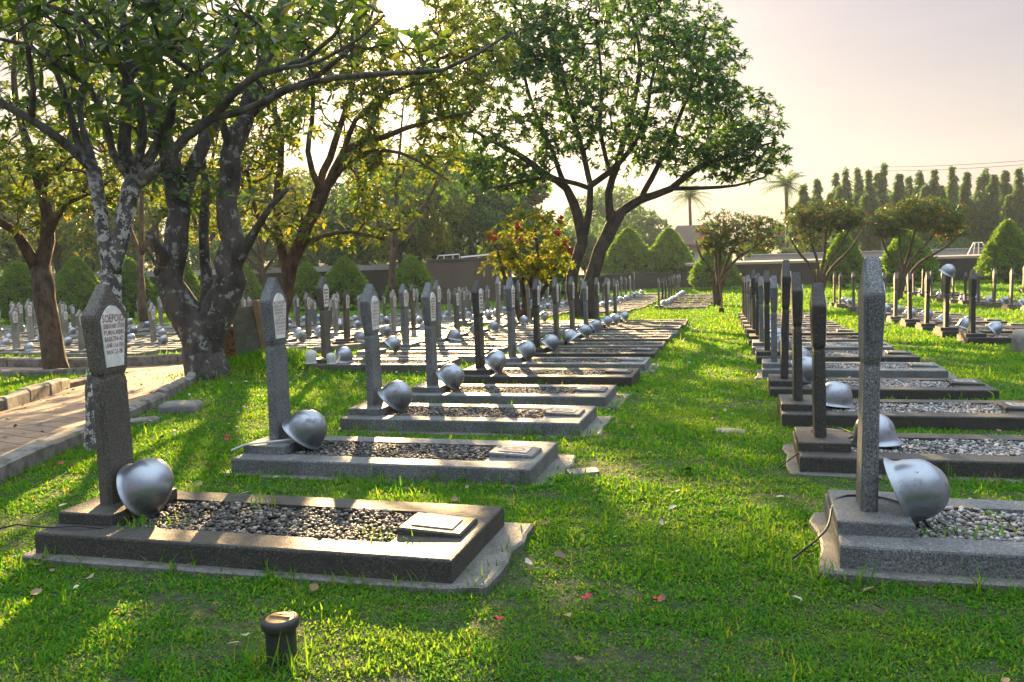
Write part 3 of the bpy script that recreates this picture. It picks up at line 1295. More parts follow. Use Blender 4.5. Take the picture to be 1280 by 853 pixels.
B_Y = [4.10, 6.00, 7.72, 9.45, 11.15, 12.9, 14.6, 16.3, 18.0, 19.7, 21.4, 23.1, 24.8, 26.5]
B_ST = ['grey', 'dark', 'dark', 'dark', 'grey', 'dark', 'grey', 'dark', 'dark', 'brown', 'grey', 'dark', 'brown', 'brown']
B_TILT = [68, -8, 6, 52, 10, 60, 45, 50, 40, 55, 45, 50, 40, 50]
for k, y in enumerate(B_Y):
    x = .535 - .023 * (y - 4.1)
    lab = ['Pale grey terrazzo grave with black cable, nearest of the row right of the aisle', 'dark grave with pale pebbles, second in the row right of the aisle'][k] if k < 2 \
        else f'{TINT[B_ST[k]]} grave, {ORD[k]} from the camera in the row just right of the aisle'
    grave(x, y, B_ST[k], y < 15, lab, GL, ('B', k), 'gravel_pale', tilt=rad(R.uniform(-.9, .9)), rz=rad(R.uniform(-.8, .8)), seed=k + 1, apron=k in (0, 1, 4), hscale=[1.02, .93, 1.0, 1.10, .98, 1.04, .96, 1.0, 1.03, .97, 1.02, .95, 1.0, 1.0][k])
    zb = float(zg(x + .9, y)) + .112
    tl = rad(B_TILT[k])
    lb = f'silver helmet on the {ORD[k]} grave of the row right of the aisle'
    if tl > .3:
        helmet(0, y - .02 - (.03 if k == 0 else 0), zb, tl, rad(R.uniform(-18, 4)), rad(180 + R.uniform(-20, 20)), lb, GH, touch=x + .058, scale=1.0)
    else:
        helmet(x + .30 + .04 * (k == 1), y - .02, zb + .004, tl, rad(R.uniform(-30, 20)), rad(R.uniform(-40, 40)), lb, GH)

# second and third rows right of the aisle
R_P = [(3.86, 16.6), (3.80, 18.3), (3.76, 19.95), (3.72, 21.6), (3.66, 23.2), (3.62, 24.8), (3.58, 26.5), (3.52, 28.2), (3.48, 30.0), (3.42, 33.6), (3.4, 35.3)]
R_STY = ['dark', 'dark', 'dark', 'dark', 'brown', 'brown', 'brown', 'brown', 'brown', 'brown', 'brown']
for k, (x, y) in enumerate(R_P):
    grave(x, y, R_STY[k], False, f'{TINT[R_STY[k]]} grave, {ORD[k]} from the camera in the second row right of the aisle', GL, ('R', k), tilt=rad(R.uniform(-1.4, 1.4)), seed=k)
    zb = float(zg(x + .9, y)) + .112
    if k == 1:
        o = helmet(x, y, float(zg(x + .9, y)) + 1.13, rad(32), rad(-25), rad(150), 'silver helmet hung over a headstone top, second row right of the aisle', GH)
    helmet(x + .33, y - .02, zb, rad([48, 20, 40, 42, 30, 45, 38, 30, 40, 45, 30][k]), rad(R.uniform(-30, 10)), rad(R.uniform(120, 240)), f'silver helmet lying on the {ORD[k]} grave of the second row right of the aisle', GH)
S_P = [(8.3 - .05 * k, 25.2 + 1.72 * k) for k in range(13)]
for k, (x, y) in enumerate(S_P):
    sty = ['brown', 'brown', 'dark', 'brown'][k % 4]
    grave(x, y, sty, False, f'{TINT[sty]} grave, {ORD[k]} from the camera in the third row right of the aisle', GL, ('S', k), tilt=rad(R.uniform(-1.4, 1.4)), seed=k + 2)
    if R.random() < .85:
        helmet(x + .33, y, float(zg(x + .9, y)) + .112, rad(R.uniform(10, 55)), rad(R.uniform(-30, 10)), rad(R.uniform(120, 240)), f'silver helmet lying on the {ORD[k]} grave of the third row right of the aisle', GH)
S2_P = [(12.6, 31 + 1.75 * k) for k in range(9)]
for k, (x, y) in enumerate(S2_P):
    grave(x, y, 'brown', False, f'brownish grave, {ORD[k]} from the camera in the farthest row to the right', GL, ('T', k), tilt=rad(R.uniform(-1.4, 1.4)), seed=k + 2)
    if R.random() < .8:
        helmet(x + .33, y, float(zg(x + .9, y)) + .112, rad(R.uniform(10, 55)), rad(R.uniform(-30, 10)), rad(R.uniform(120, 240)), f'silver helmet on the {ORD[k]} grave of the farthest row to the right', GH)

# the left field, row after row
ROWX = [-5.86 - 2.52 * k for k in range(12)]
NLEFT = 0
for c, x0 in enumerate(ROWX):
    y = [11.5, 17.3, 17.7, 18.2, 18.0, 18.5, 18.9, 20.2, 22.3, 24.6, 26.9, 29.2][c]
    yend = min(48, 32.5 + max(0, x0 + 22.5) * 1.35) if c else 48
    k = 0
    while y < yend:
        x = x0 + R.uniform(-.06, .06)
        lim = -1.07 * y - 1.0
        if free(x, y) and x > lim and not (c == 0 and 24 < y < 30):
            sty = R.choices(['grey', 'brown', 'pale'], [.25, .25, .5])[0]
            near = y < 16.5
            side = f'{ORD[c + 1]} row left of the aisle'
            grave(x, y, sty, near, f'{TINT[sty]} grave, {ORD[k]} from the front in the {side}', GL, ('L', c, k), tilt=rad(R.gauss(0, 1.3)), seed=k + c, rz=rad(R.uniform(-1, 1)), apron=False, hscale=R.uniform(.88, 1.08))
            if R.random() < .9:
                tl = R.choice([R.uniform(0, 18), R.uniform(30, 55)])
                if c == 0:
                    tl = [14, 50, 30, 12, 40, 20, 20][k % 7]
                helmet(x + R.uniform(.28, .42), y + R.uniform(-.05, .05), float(zg(x + .9, y)) + .112, rad(tl), rad(R.uniform(-40, 25)), rad(R.uniform(0, 360)),
                       f'silver helmet on the {ORD[k]} grave of the {side}', GH)
            NLEFT += 1
            k += 1
        y += 1.52 if c == 0 else 1.36 + R.uniform(-.05, .05)

# ------------------------------------------------------------------ small things


def add_thing(mb, name, mats, label, cat, loc=(0, 0, 0), group=None, smooth=False, rz=0):
    o = mb.build(name, mats, smooth=smooth, auto=rad(40) if smooth else None)
    o.location = loc
    o.rotation_euler = (0, 0, rz)
    return tag(o, label, cat, group)


# two white upturned pots by the headstone of the first grave behind the left row
for px, py, sc_, lb in ((375, 462, 1.0, 'larger white upturned pot beside a silver helmet on the grave behind the left row'), (398, 459, .82, 'smaller white upturned pot, right of the larger one on the same grave')):
    mb = MB()
    mb.lathe([(.062, 0), (.068, .004), (.068, .012), (.060, .018), (.062, .05), (.068, .09), (.066, .12), (.052, .145), (.028, .158), (.001, .161)], 20)
    p = at(px, py, 13.5)
    x = ROWX[0] + (-.30 if sc_ == 1 else .02) + .12
    o = add_thing(mb, 'white_pot', MAT['white_pot'], lb, 'pot', (x + .05, 11.5 - .33, float(zg(x + .9, 11.5)) + .126), smooth=True)
    o.scale = (sc_ * 1.25,) * 3


def pipe(x, y, h, r, lab, capmat, sunk=.1, cap=True):
    e = empty('ground_pipe', gpt(x, y))
    tag(e, lab, 'pipe')
    mb = MB()
    mb.lathe([(r * .97, -sunk), (r * .97, 0), (r, h * .55), (r, h)], 28)
    mb.build('pipe_body', MAT['black_pipe'], e, smooth=True, auto=rad(40))
    mb = MB()
    if cap:
        mb.lathe([(r * 1.02, h - .012), (r * 1.2, h - .008), (r * 1.24, h + .002), (r * 1.24, h + .012), (r * 1.18, h + .022), (r * 1.0, h + .026), (r * .98, h + .020)], 32)
        mb.build('pipe_collar', MAT['black_pipe'], e, smooth=True, auto=rad(50))
        mb = MB()
        mb.lathe([(r * .97, h + .012), (r * .97, h + .022), (r * .93, h + .0245), (r * .2, h + .026), (.0005, h + .026)], 32)
        mb.box(-r * .72, r * .72, -.006, .006, h + .022, h + .031, bev=.003)
        mb.box(-r * .55, r * .5, r * .33, r * .42, h + .022, h + .0285)
        mb.build('pipe_cap', capmat, e, smooth=True, auto=rad(40))
    else:
        mb.lathe([(r * 1.08, h - .03), (r * 1.1, h - .015), (r * 1.1, h + .004), (r * 1.02, h + .012), (.0005, h + .014)], 24)
        mb.build('pipe_cap', capmat, e, smooth=True, auto=rad(40))


pipe(-1.53, 2.54, .125, .052, 'short black pipe with a bronze cap standing in the front lawn', MAT['bronze'])
pa = on_ground(370, 540)
pipe(-3.30, 6.02, .26, .062, 'dark pipe stub with a brown top behind the second headstone left of the aisle', MAT['stump'], cap=False)

# cables
mb = MB()
pts = [(-3.55, 3.36, .10), (-3.40, 3.33, .140), (-3.22, 3.32, .137), (-3.05, 3.33, .150), (-2.95, 3.36, .136), (-2.90, 3.42, .13)]
mb.tube([p for p in pts], .0045, 6)
add_thing(mb, 'cable', MAT['wire'], 'black cable lying over the kerb of the nearest grave left of the aisle', 'cable', smooth=True)
mb = MB()
zq = float(zg(-2.3, 5.4))
mb.tube([(-3.38, 5.12, zq + .150), (-3.28, 5.13, zq + .19), (-3.13, 5.22, zq + .195), (-3.02, 5.30, zq + .196), (-2.96, 5.36, zq + .17)], .007, 6)
add_thing(mb, 'hose', MAT['hose'], 'pale thin hose lying on the plinth of the second grave left of the aisle', 'hose', smooth=True)
mb = MB()
line = smooth_line([((.20, 3.82, .02), .007), ((.34, 3.86, .14), .007), ((.42, 4.20, .19), .007), ((.58, 4.24, .197), .007), ((.70, 4.12, .195), .007), ((.76, 4.0, .16), .007), ((.80, 3.95, .12), .007)], .05)
mb.tube([q[:3] for q in line], .005, 6)
add_thing(mb, 'cable', MAT['wire'], 'black cable arched over the plinth of the nearest grave right of the aisle', 'cable', smooth=True)
mb = MB()
zq = float(zg(1.4, 6.0))
line = smooth_line([((.22, 5.75, zq + .01), .007), ((.36, 5.80, zq + .12), .007), ((.46, 6.14, zq + .19), .007), ((.62, 6.16, zq + .195), .007), ((.70, 6.0, zq + .19), .007), ((.74, 5.9, zq + .13), .007)], .05)
mb.tube([q[:3] for q in line], .005, 6)
add_thing(mb, 'cable', MAT['wire'], 'black cable arched over the plinth of the second grave right of the aisle', 'cable', smooth=True)


def rock(name, c, sx, sy, sz, seed, mat, label, cat, rz=0):
    rn = random.Random(seed)
    bm = bmesh.new()
    bmesh.ops.create_icosphere(bm, subdivisions=3, radius=1)
    ph = [Vector((rn.gauss(0, 1), rn.gauss(0, 1), rn.gauss(0, 1))) * 1.6 for _ in range(5)]
    for v in bm.verts:
        n = v.co.copy()
        k = 1 + .10 * sum(math.sin(n.dot(p) + i) for i, p in enumerate(ph)) / 1.5
        q = Vector([math.copysign(abs(a) ** .38, a) for a in n]) * k
        v.co = Vector((q.x * sx, q.y * sy, max(q.z, -.5) * sz))
    me = bpy.data.meshes.new(name)
    bm.to_mesh(me)
    bm.free()
    me.materials.append(mat)
    me.polygons.foreach_set('use_smooth', [True] * len(me.polygons))
    me.set_sharp_from_angle(angle=rad(28))
    o = link(name, me)
    o.location = c
    o.rotation_euler = (0, 0, rz)
    return tag(o, label, cat)


p = on_ground(222, 516)
rock('flat_rock', gpt(p.x, p.y + .05, .02), .22, .17, .08, 3, MAT['rock'], 'flat grey stone on the grass slope beside the path kerb', 'stone', .3)
p = on_ground(180, 528)
rock('flat_rock', gpt(p.x, p.y, .0), .14, .11, .04, 5, MAT['rock'], 'small low stone half sunk in grass, left of the bigger flat one', 'stone', .8)
p = on_ground(1278, 440)
rock('rubble_stone', gpt(p.x + .35, p.y + .1, .1), .42, .3, .20, 12, MAT['rock'], 'brownish rubble stone at the right edge before the second row', 'stone', .2)
mb = MB()
mb.tube([(p.x - .1, p.y - .3, p.z + .02), (p.x + .1, p.y - .25, p.z + .16), (p.x + .3, p.y - .24, p.z + .30)], [.012, .014, .010], 6)
add_thing(mb, 'stick', MAT['stake'], 'pale stick leaning on the rubble stone at the right edge', 'stick')
p = on_ground(752, 532)
rock('concrete_scrap', gpt(-.98, 5.35, .0), .10, .07, .02, 15, MAT['apron'], 'loose flat concrete scrap in the grass by the third left grave', 'stone', .4)
rock('buried_stone', gpt(-.10, 7.0, .0), .11, .09, .03, 17, MAT['rock'], 'dark stone sunk in the middle of the aisle lawn', 'stone', .1)

# stump and board on the mossy mound beside the big forked tree
mb = MB()
rn = random.Random(3)
rings = []
for k, (z, r) in enumerate([(-.25, .44), (0, .36), (.15, .33), (.42, .31), (.60, .32), (.63, .30), (.60, .22), (.56, .05)]):
    rings.append([((r + rn.uniform(-.035, .035) * (k < 6)) * math.cos(2 * PI * j / 18), (r + rn.uniform(-.03, .03) * (k < 6)) * math.sin(2 * PI * j / 18), z + rn.uniform(-.02, .02)) for j in range(18)])
mb.rings(rings)
s0 = at(283, 462, 13.6)
add_thing(mb, 'tree_stump', MAT['stump'], 'orange brown rotten tree stump on the mound behind the big forked tree', 'stump', gpt(s0.x, s0.y, .02), smooth=True)
mb = MB()
mb.box(-.19, .19, -.03, .03, -.15, .72, bev=.01)
s1 = at(313, 460, 13.2)
o = add_thing(mb, 'board', MAT['plank'], 'grey weathered board leaning on a post right of the stump', 'board', gpt(s1.x, s1.y, .05), rz=.35)
o.rotation_euler = (rad(-6), rad(-5), .35)
mb = MB()
mb.box(-.05, .05, -.05, .05, -.2, .80, bev=.01)
o = add_thing(mb, 'wooden_post', MAT['stake'], 'pale slanting wooden post behind the grey board', 'post', gpt(s1.x + .22, s1.y + .10, .03))
o.rotation_euler = (0, rad(-8), .3)

# sapling stake and two bamboo props by the first small tree on the right
p = gpt(-.72, 31.0)
e = empty('sapling', p)
tag(e, 'thin bare sapling standing alone at the end of the aisle lawn', 'sapling')
mb = MB()
mb.tube([(0, 0, -.1), (.02, 0, .5), (-.06, .02, 1.0), (-.10, .0, 1.5)], [.035, .028, .022, .012], 6)
mb.tube([(-.06, .02, 1.0), (.10, .03, 1.25), (.35, .05, 1.55)], [.018, .014, .01], 6)
mb.build('trunk', MAT['bark_brown'], e)
mb = MB()
mb.tube([(0, 0, -.05), (.0, 0, .18)], [.10, .085], 8)
mb.build('sleeve', MAT['black_pipe'], e)

# water tap pipe far down the right row is hidden; fallen flowers
FL = [(240, 585), (262, 590), (622, 790), (248, 543), (285, 552), (283, 557), (77, 588), (92, 590), (1010, 588), (735, 762), (822, 765)]
me_f = None
for k, (u, v) in enumerate(FL):
    p = on_ground(u, v)
    if me_f is None:
        mb = MB()
        for j in range(5):
            a = j * 2 * PI / 5
            c, s = math.cos(a), math.sin(a)
            c2, s2 = math.cos(a + .5), math.sin(a + .5)
            c3, s3 = math.cos(a - .5), math.sin(a - .5)
            mb.face([(0, 0, .008), (.018 * c3, .018 * s3, .016), (.026 * c, .026 * s, .022), (.018 * c2, .018 * s2, .020)])
        me_f = mb.mesh('fallen_flower', MAT['petal'])
    o = link('fallen_flower', me_f)
    o.location = gpt(p.x, p.y, .035)
    o.rotation_euler = (R.uniform(-.3, .3), R.uniform(-.3, .3), R.uniform(0, 6))
    tag(o, 'small red blossom fallen on the lawn', 'flower', 'fallen red flowers on the grass')

# ------------------------------------------------------------------ the near trees
def keep_field(P):
    return sun_gap(P)


# slim pale trunk right behind the nearest left headstone
d1 = 6.9
T1 = [
    px_limb([(117, 572, 46), (121, 520, 42), (127, 450, 40), (135, 390, 38), (139, 345, 36)], 6.75, 6.9, 0.68),
    px_limb([(139, 345, 30), (129, 290, 26), (121, 240, 25), (117, 212, 26)], 6.9, 6.9, 0.68),
    px_limb([(139, 345, 30), (150, 295, 31), (160, 255, 32), (166, 232, 34)], 6.9, 7.0, 0.68),
    px_limb([(117, 212, 20), (92, 188, 18), (67, 168, 16), (40, 150, 15), (0, 128, 14), (-50, 95, 12), (-110, 40, 8)], 6.9, 6.3, 0.68),
    px_limb([(117, 212, 17), (98, 180, 14), (85, 130, 12), (68, 83, 11), (43, 38, 10), (15, -20, 8), (-10, -80, 6)], 6.9, 7.2, 0.68),
    px_limb([(40, 150, 12), (42, 110, 10), (35, 60, 9), (20, 0, 7), (0, -60, 5)], 6.6, 6.2, 0.68),
    px_limb([(117, 205, 14), (100, 140, 10), (108, 80, 9), (95, 20, 7), (105, -50, 5)], 6.9, 7.6, 0.68),
    px_limb([(166, 232, 27), (157, 185, 24), (158, 110, 20), (160, 60, 17), (150, 0, 13), (140, -80, 9)], 7.0, 7.3, 0.68),
    px_limb([(166, 232, 19), (178, 175, 17), (172, 120, 15), (147, 76, 13), (123, 45, 12), (100, 20, 11), (62, 8, 9), (20, -10, 7)], 7.0, 6.4, 0.68),
    px_limb([(166, 230, 19), (142, 190, 14), (128, 140, 12), (112, 108, 11), (70, 80, 9), (30, 55, 8), (-20, 45, 6)], 7.0, 6.7, 0.68),
    px_limb([(168, 230, 22), (195, 185, 20), (214, 150, 18), (218, 118, 16), (226, 102, 12), (240, 92, 10), (205, 62, 8), (190, 20, 7), (200, -40, 5)], 7.0, 6.8, 0.68),
    px_limb([(168, 232, 26), (205, 205, 21), (233, 170, 18), (268, 147, 17), (292, 118, 14), (320, 93, 13), (352, 86, 11), (385, 72, 9), (420, 42, 7), (440, 0, 5)], 7.0, 6.3, 0.68),
    px_limb([(268, 147, 15), (300, 140, 13), (330, 127, 12), (363, 112, 11), (420, 98, 11), (486, 92, 10), (553, 88, 8), (596, 68, 6), (640, 40, 4)], 6.8, 6.1, 0.68),
    px_limb([(218, 118, 12), (250, 88, 9), (290, 55, 8), (310, 10, 6), (330, -50, 4)], 6.9, 7.3, 0.68),
    px_limb([(158, 110, 12), (185, 60, 10), (225, 25, 9), (262, -20, 7)], 7.1, 7.6, 0.68),
    px_limb([(352, 86, 8), (400, 76, 7), (450, 48, 6), (480, 20, 4)], 6.4, 5.8, 0.68),
]
b1 = [px_blob(110, -75, 6.8, 330, 110, 2.0, 255), px_blob(300, -40, 6.6, 200, 75, 1.3, 127), px_blob(60, 20, 6.6, 170, 70, 1.0, 112), px_blob(520, 20, 6.1, 130, 40, .7, 61), px_blob(240, 40, 6.9, 150, 60, 1.2, 95), px_blob(160, 110, 6.9, 170, 70, .9, 78)]
make_tree('frangipani_tree', 'slim tree with pale mottled forked trunk rising behind the nearest left headstone', 'tree', T1, b1, 21, MAT['bark_pale'], MAT['leaf_dark'],
          (.15, .048), tip=.0055, gap=.24, per=5, droop=.22, spread=(15, 100), segs=4, curl=.3, seg=.15)

T2 = [
    px_limb([(266, 490, 70), (260, 468, 54), (255, 442, 50), (253, 425, 46)], 12.2, 12.4),
    px_limb([(257, 455, 40), (245, 418, 44), (227, 385, 41), (214, 352, 35), (219, 310, 30), (224, 265, 27), (214, 208, 25), (200, 160, 21), (190, 110, 17), (182, 50, 13), (160, -20, 9)], 12.3, 12.2),
    px_limb([(258, 455, 40), (258, 420, 45), (271, 385, 43), (284, 350, 38), (289, 305, 30), (285, 255, 26), (290, 195, 25), (304, 152, 22), (322, 100, 17), (345, 40, 13), (360, -30, 9)], 12.3, 12.6),
    px_limb([(284, 345, 26), (303, 318, 15), (318, 290, 10), (335, 262, 8), (360, 235, 6)], 12.4, 12.0),
    px_limb([(224, 260, 20), (240, 215, 18), (256, 178, 16), (272, 135, 12), (280, 80, 9), (300, 20, 6)], 12.3, 13.0),
    px_limb([(213, 355, 26), (199, 340, 17), (203, 318, 12), (186, 290, 8)], 12.4, 11.8),
    px_limb([(256, 400, 18), (260, 350, 14), (254, 290, 12), (258, 230, 10), (250, 180, 8), (262, 120, 6)], 12.5, 13.2),
    px_limb([(290, 200, 14), (280, 160, 10), (262, 120, 8), (245, 60, 6)], 12.5, 11.9),
    px_limb([(304, 152, 13), (340, 120, 10), (390, 100, 8), (440, 60, 5)], 12.6, 12.0),
    px_limb([(200, 160, 12), (160, 120, 9), (130, 70, 7), (90, 20, 5)], 12.2, 11.8),
]
b2 = [px_blob(280, -20, 12.4, 270, 110, 2.6, 230), px_blob(270, 105, 12.6, 210, 90, 2.0, 150), px_blob(130, 90, 12.2, 160, 105, 1.8, 130), px_blob(440, 50, 12.2, 120, 70, 1.5, 90), px_blob(345, 240, 12.0, 60, 45, .8, 30), px_blob(265, 230, 12.6, 80, 60, 1.2, 50)]
make_tree('old_frangipani_tree', 'massive dark lichened tree forking low beside the path kerb', 'tree', T2, b2, 31, MAT['bark_lichen'], MAT['leaf_dark'],
          (.15, .05), tip=.007, gap=.26, per=10, droop=.2, spread=(30, 105), seg=.22)

T3 = [
    px_limb([(74, 478, 56), (69, 450, 46), (64, 415, 42), (58, 375, 42), (51, 335, 40)], 16.8, 17, 0.6),
    px_limb([(51, 335, 32), (57, 300, 28), (60, 268, 25), (50, 238, 21), (38, 190, 18), (22, 140, 14), (18, 70, 10), (30, 0, 7)], 17, 17.2, 0.6),
    px_limb([(51, 345, 28), (34, 312, 23), (20, 288, 18), (-6, 274, 15), (-50, 240, 11)], 17, 16.4, 0.6),
    px_limb([(58, 298, 18), (70, 275, 12), (82, 255, 10), (110, 243, 7), (140, 225, 5)], 17, 16.5, 0.6),
    px_limb([(50, 238, 14), (75, 205, 10), (90, 160, 8), (100, 110, 6)], 17.1, 17.8, 0.6),
]
b3 = [px_blob(20, 110, 17, 150, 140, 2.4, 380), px_blob(20, 230, 16.6, 95, 60, 1.5, 130), px_blob(120, 205, 17, 75, 70, 1.5, 130), px_blob(-60, 220, 16.5, 70, 70, 1.5, 60)]
make_tree('frangipani_tree', 'brown leaning tree with broken stub, leftmost trunk near the cross path', 'tree', T3, b3, 41, MAT['bark_brown'], MAT['leaf_mid'],
          (.17, .058), tip=.008, gap=.08, per=10, droop=.25, seg=.3)

T4 = [
    px_limb([(349, 412, 34), (356, 372, 28), (366, 328, 27), (384, 282, 25), (404, 246, 22)], 18.2, 18.2, 0.62),
    px_limb([(404, 246, 20), (416, 215, 17), (430, 190, 15), (452, 178, 13), (480, 172, 12), (508, 160, 10), (545, 150, 7), (590, 140, 5)], 18.2, 17.6, 0.62),
    px_limb([(360, 345, 22), (350, 305, 17), (346, 250, 15), (352, 190, 13), (342, 120, 10), (346, 40, 7)], 18.2, 18.8, 0.62),
    px_limb([(386, 278, 18), (399, 232, 16), (418, 180, 14), (434, 130, 10), (450, 70, 8), (470, 0, 6)], 18.2, 19, 0.62),
    px_limb([(430, 190, 12), (445, 150, 10), (480, 120, 8), (520, 105, 6)], 18.1, 17.6, 0.62),
    px_limb([(404, 240, 14), (440, 200, 10), (480, 188, 8), (520, 200, 6), (560, 226, 4)], 18.2, 17.4, 0.62),
    px_limb([(399, 235, 14), (385, 190, 11), (392, 130, 9), (385, 60, 7)], 18.2, 18.6, 0.62),
    px_limb([(372, 310, 14), (400, 296, 9), (440, 290, 7), (480, 300, 5)], 18.2, 17.6, 0.62),
    px_limb([(349, 300, 12), (322, 270, 9), (310, 220, 7)], 18.4, 18.0, 0.62),
]
b4 = [px_blob(400, 130, 18.3, 150, 110, 2.6, 640), px_blob(520, 160, 17.8, 100, 70, 1.5, 330), px_blob(420, 265, 17.8, 110, 48, 1.4, 220), px_blob(330, 225, 18.3, 80, 95, 1.6, 230),
      px_blob(550, 60, 18, 100, 90, 1.8, 300), px_blob(430, 20, 18.3, 140, 60, 2.4, 300), px_blob(455, 120, 18.9, 95, 70, 1.6, 200), px_blob(505, 15, 17.9, 70, 55, 1.4, 150), px_blob(250, 240, 18.6, 70, 70, 1.2, 110)]
make_tree('frangipani_tree', 'spreading tree leaning right with backlit leaves, behind the second left headstone', 'tree', T4, b4, 51, MAT['bark_brown'], MAT['leaf_mid'],
          (.155, .055), tip=.007, gap=.22, per=10, droop=.3, seg=.3)

T5 = [
    px_limb([(741, 415, 36), (736, 385, 28), (737, 352, 26), (748, 316, 26), (764, 285, 26), (773, 268, 25)], 28.2, 28.4, 0.66),
    px_limb([(773, 268, 19), (800, 250, 16), (838, 236, 13), (876, 208, 10), (926, 190, 6), (960, 180, 4)], 28.4, 27.4, 0.66),
    px_limb([(764, 285, 18), (761, 240, 15), (776, 190, 12), (792, 130, 10), (800, 70, 8), (786, 5, 5)], 28.4, 29.4, 0.66),
    px_limb([(800, 250, 12), (824, 205, 10), (850, 145, 8), (868, 95, 6), (880, 50, 4)], 28.3, 28.0, 0.66),
    px_limb([(838, 236, 9), (880, 235, 7), (920, 232, 5), (955, 222, 3)], 28, 26.8, 0.66),
    px_limb([(730, 405, 26), (718, 380, 24), (717, 345, 22), (727, 300, 22), (721, 265, 19), (708, 235, 15), (680, 218, 13), (652, 195, 11), (622, 180, 8), (585, 160, 5)], 28.3, 28.6, 0.66),
    px_limb([(727, 305, 15), (737, 262, 13), (738, 232, 13), (762, 214, 12), (786, 190, 10), (806, 150, 8), (815, 100, 6), (830, 50, 4)], 28.3, 27.2, 0.66),
    px_limb([(738, 232, 11), (728, 190, 10), (714, 140, 8), (700, 80, 6), (690, 20, 4)], 28.3, 28.6, 0.66),
    px_limb([(708, 235, 10), (690, 190, 9), (665, 130, 7), (650, 70, 5), (640, 20, 4)], 28.4, 29.6, 0.66),
    px_limb([(738, 236, 10), (690, 222, 8), (650, 228, 6), (610, 236, 4)], 28.3, 27.0, 0.66),
    px_limb([(762, 214, 9), (750, 160, 8), (752, 100, 6), (745, 30, 4)], 28.0, 26.6, 0.66),
]
b5 = [px_blob(765, 95, 28.4, 168, 128, 4.0, 1500), px_blob(880, 165, 28, 98, 64, 2.6, 560), px_blob(932, 192, 27.6, 60, 36, 1.5, 220), px_blob(650, 130, 28.6, 105, 115, 3.0, 700),
      px_blob(615, 45, 28.6, 100, 90, 2.5, 420), px_blob(640, 215, 28.2, 75, 30, 1.5, 160), px_blob(760, 10, 28.4, 120, 60, 3.0, 380), px_blob(862, 80, 28.4, 64, 58, 2.2, 240)]
make_tree('broad_tree', 'large double trunk tree with wide green crown over the end of the left row', 'tree', T5, b5, 61, MAT['bark_dark'], MAT['leaf_crown'],
          (.185, .075), tip=.009, gap=.08, per=12, droop=.22, seg=.4, simple=True, spread=(30, 105))

# lighter trees standing in the left grave field
for k, (lb, d, base, fork, tops, blobs, lf) in enumerate([
    ('slender field tree whose crown fills the gap left of the massive dark tree', 30, (180, 402), (176, 320), [(140, 220, 110, 120), (178, 230, 175, 100), (215, 230, 230, 130)], [(150, 130, 120, 110, 380), (90, 190, 70, 70, 110), (190, 60, 110, 80, 220)], 'leaf_mid'),
    ('slender field tree seen through the fork of the massive dark tree', 33, (258, 398), (256, 310), [(225, 215, 215, 120), (262, 220, 285, 100), (300, 230, 330, 140)], [(290, 125, 110, 110, 340), (255, 230, 80, 50, 140), (340, 60, 100, 80, 220)], 'leaf_mid'),
    ('slender hazy field tree between the leaning tree and the flowering shrub', 38, (493, 372), (492, 310), [(450, 230, 430, 150), (496, 230, 505, 120), (540, 240, 580, 150)], [(510, 140, 105, 105, 380), (570, 215, 60, 45, 120), (470, 240, 70, 40, 130), (590, 80, 70, 90, 240)], 'leaf_crown'),
]):
    bu, bv = base
    fu, fv = fork
    L = [px_limb([(bu, bv, 11), ((bu + fu) / 2 - 2, (bv + fv) / 2, 9), (fu, fv, 8)], d, d)]
    for j, (mu, mv, tu, tv) in enumerate(tops):
        L.append(px_limb([(fu, fv, 6), ((fu + mu) / 2, (fv + mv) / 2 + 5, 5.5), (mu, mv, 4.5), ((mu + tu) / 2 + 6 * (j - 1), (mv + tv) / 2, 3), (tu, tv, 1.6)], d, d + (j - 1) * .8))
    make_tree('field_tree', lb, 'tree', L, [px_blob(u, v, d, w_, h_, 2.2, n) for u, v, w_, h_, n in blobs], 500 + k * 9, MAT['bark_brown'], MAT[lf],
              (.20, .08), tip=.008, gap=.22, per=8, droop=.25, seg=.4, simple=True, sides=(3, 5, 8), group='slender trees in the left grave field')

# red flowering shrub in front of it
def shrub(name, label, base, stems, blobs, seed, leafm, leaf, bark, per=7, flowers=None, tip=.008, group=None, gap=.05, shell=.5):
    o, tips, dirs = make_tree(name, label, 'shrub', stems, blobs, seed, bark, leafm, leaf, tip=tip, per=per, simple=True, gap=gap, group=group, keep=None, segs=3, seg=.3, shell=shell, droop=.12, crown='foliage', sides=(3, 5, 7))
    if flowers:
        rn = np.random.default_rng(seed)
        c = tips[:, 2].argsort()[::-1][:int(len(tips) * .5)]
        pick = rn.choice(c, flowers, replace=False)
        rosettes('flowers', tips[pick] + np.array([[0, 0, .05]]), dirs[pick], 14, .15, .11, MAT['petal'], o, seed + 5, spread=(5, 80), simple=True, droop=.0, extra=.05)
    return o


g0 = on_ground(655, 408)
d = 24.5
S0 = [px_limb([(654, 412, 9), (658, 380, 8), (665, 350, 7), (672, 320, 5), (668, 285, 3)], d, d),
      px_limb([(652, 410, 8), (645, 380, 7), (632, 350, 5), (622, 315, 3)], d, d - .4),
      px_limb([(656, 410, 8), (672, 376, 7), (690, 345, 5), (702, 310, 3)], d, d + .3),
      px_limb([(655, 412, 7), (655, 370, 6), (650, 330, 4), (645, 290, 3)], d, d + .6)]
shrub('flowering_shrub', 'golden backlit shrub with red blossoms left of the double trunk tree', g0, S0, [px_blob(660, 305, d, 52, 46, 1.1, 180), px_blob(640, 335, d, 38, 26, .8, 50), px_blob(690, 325, d, 28, 30, .8, 50)], 71, MAT['leaf_gold'], (.20, .085), MAT['bark_brown'], flowers=9)

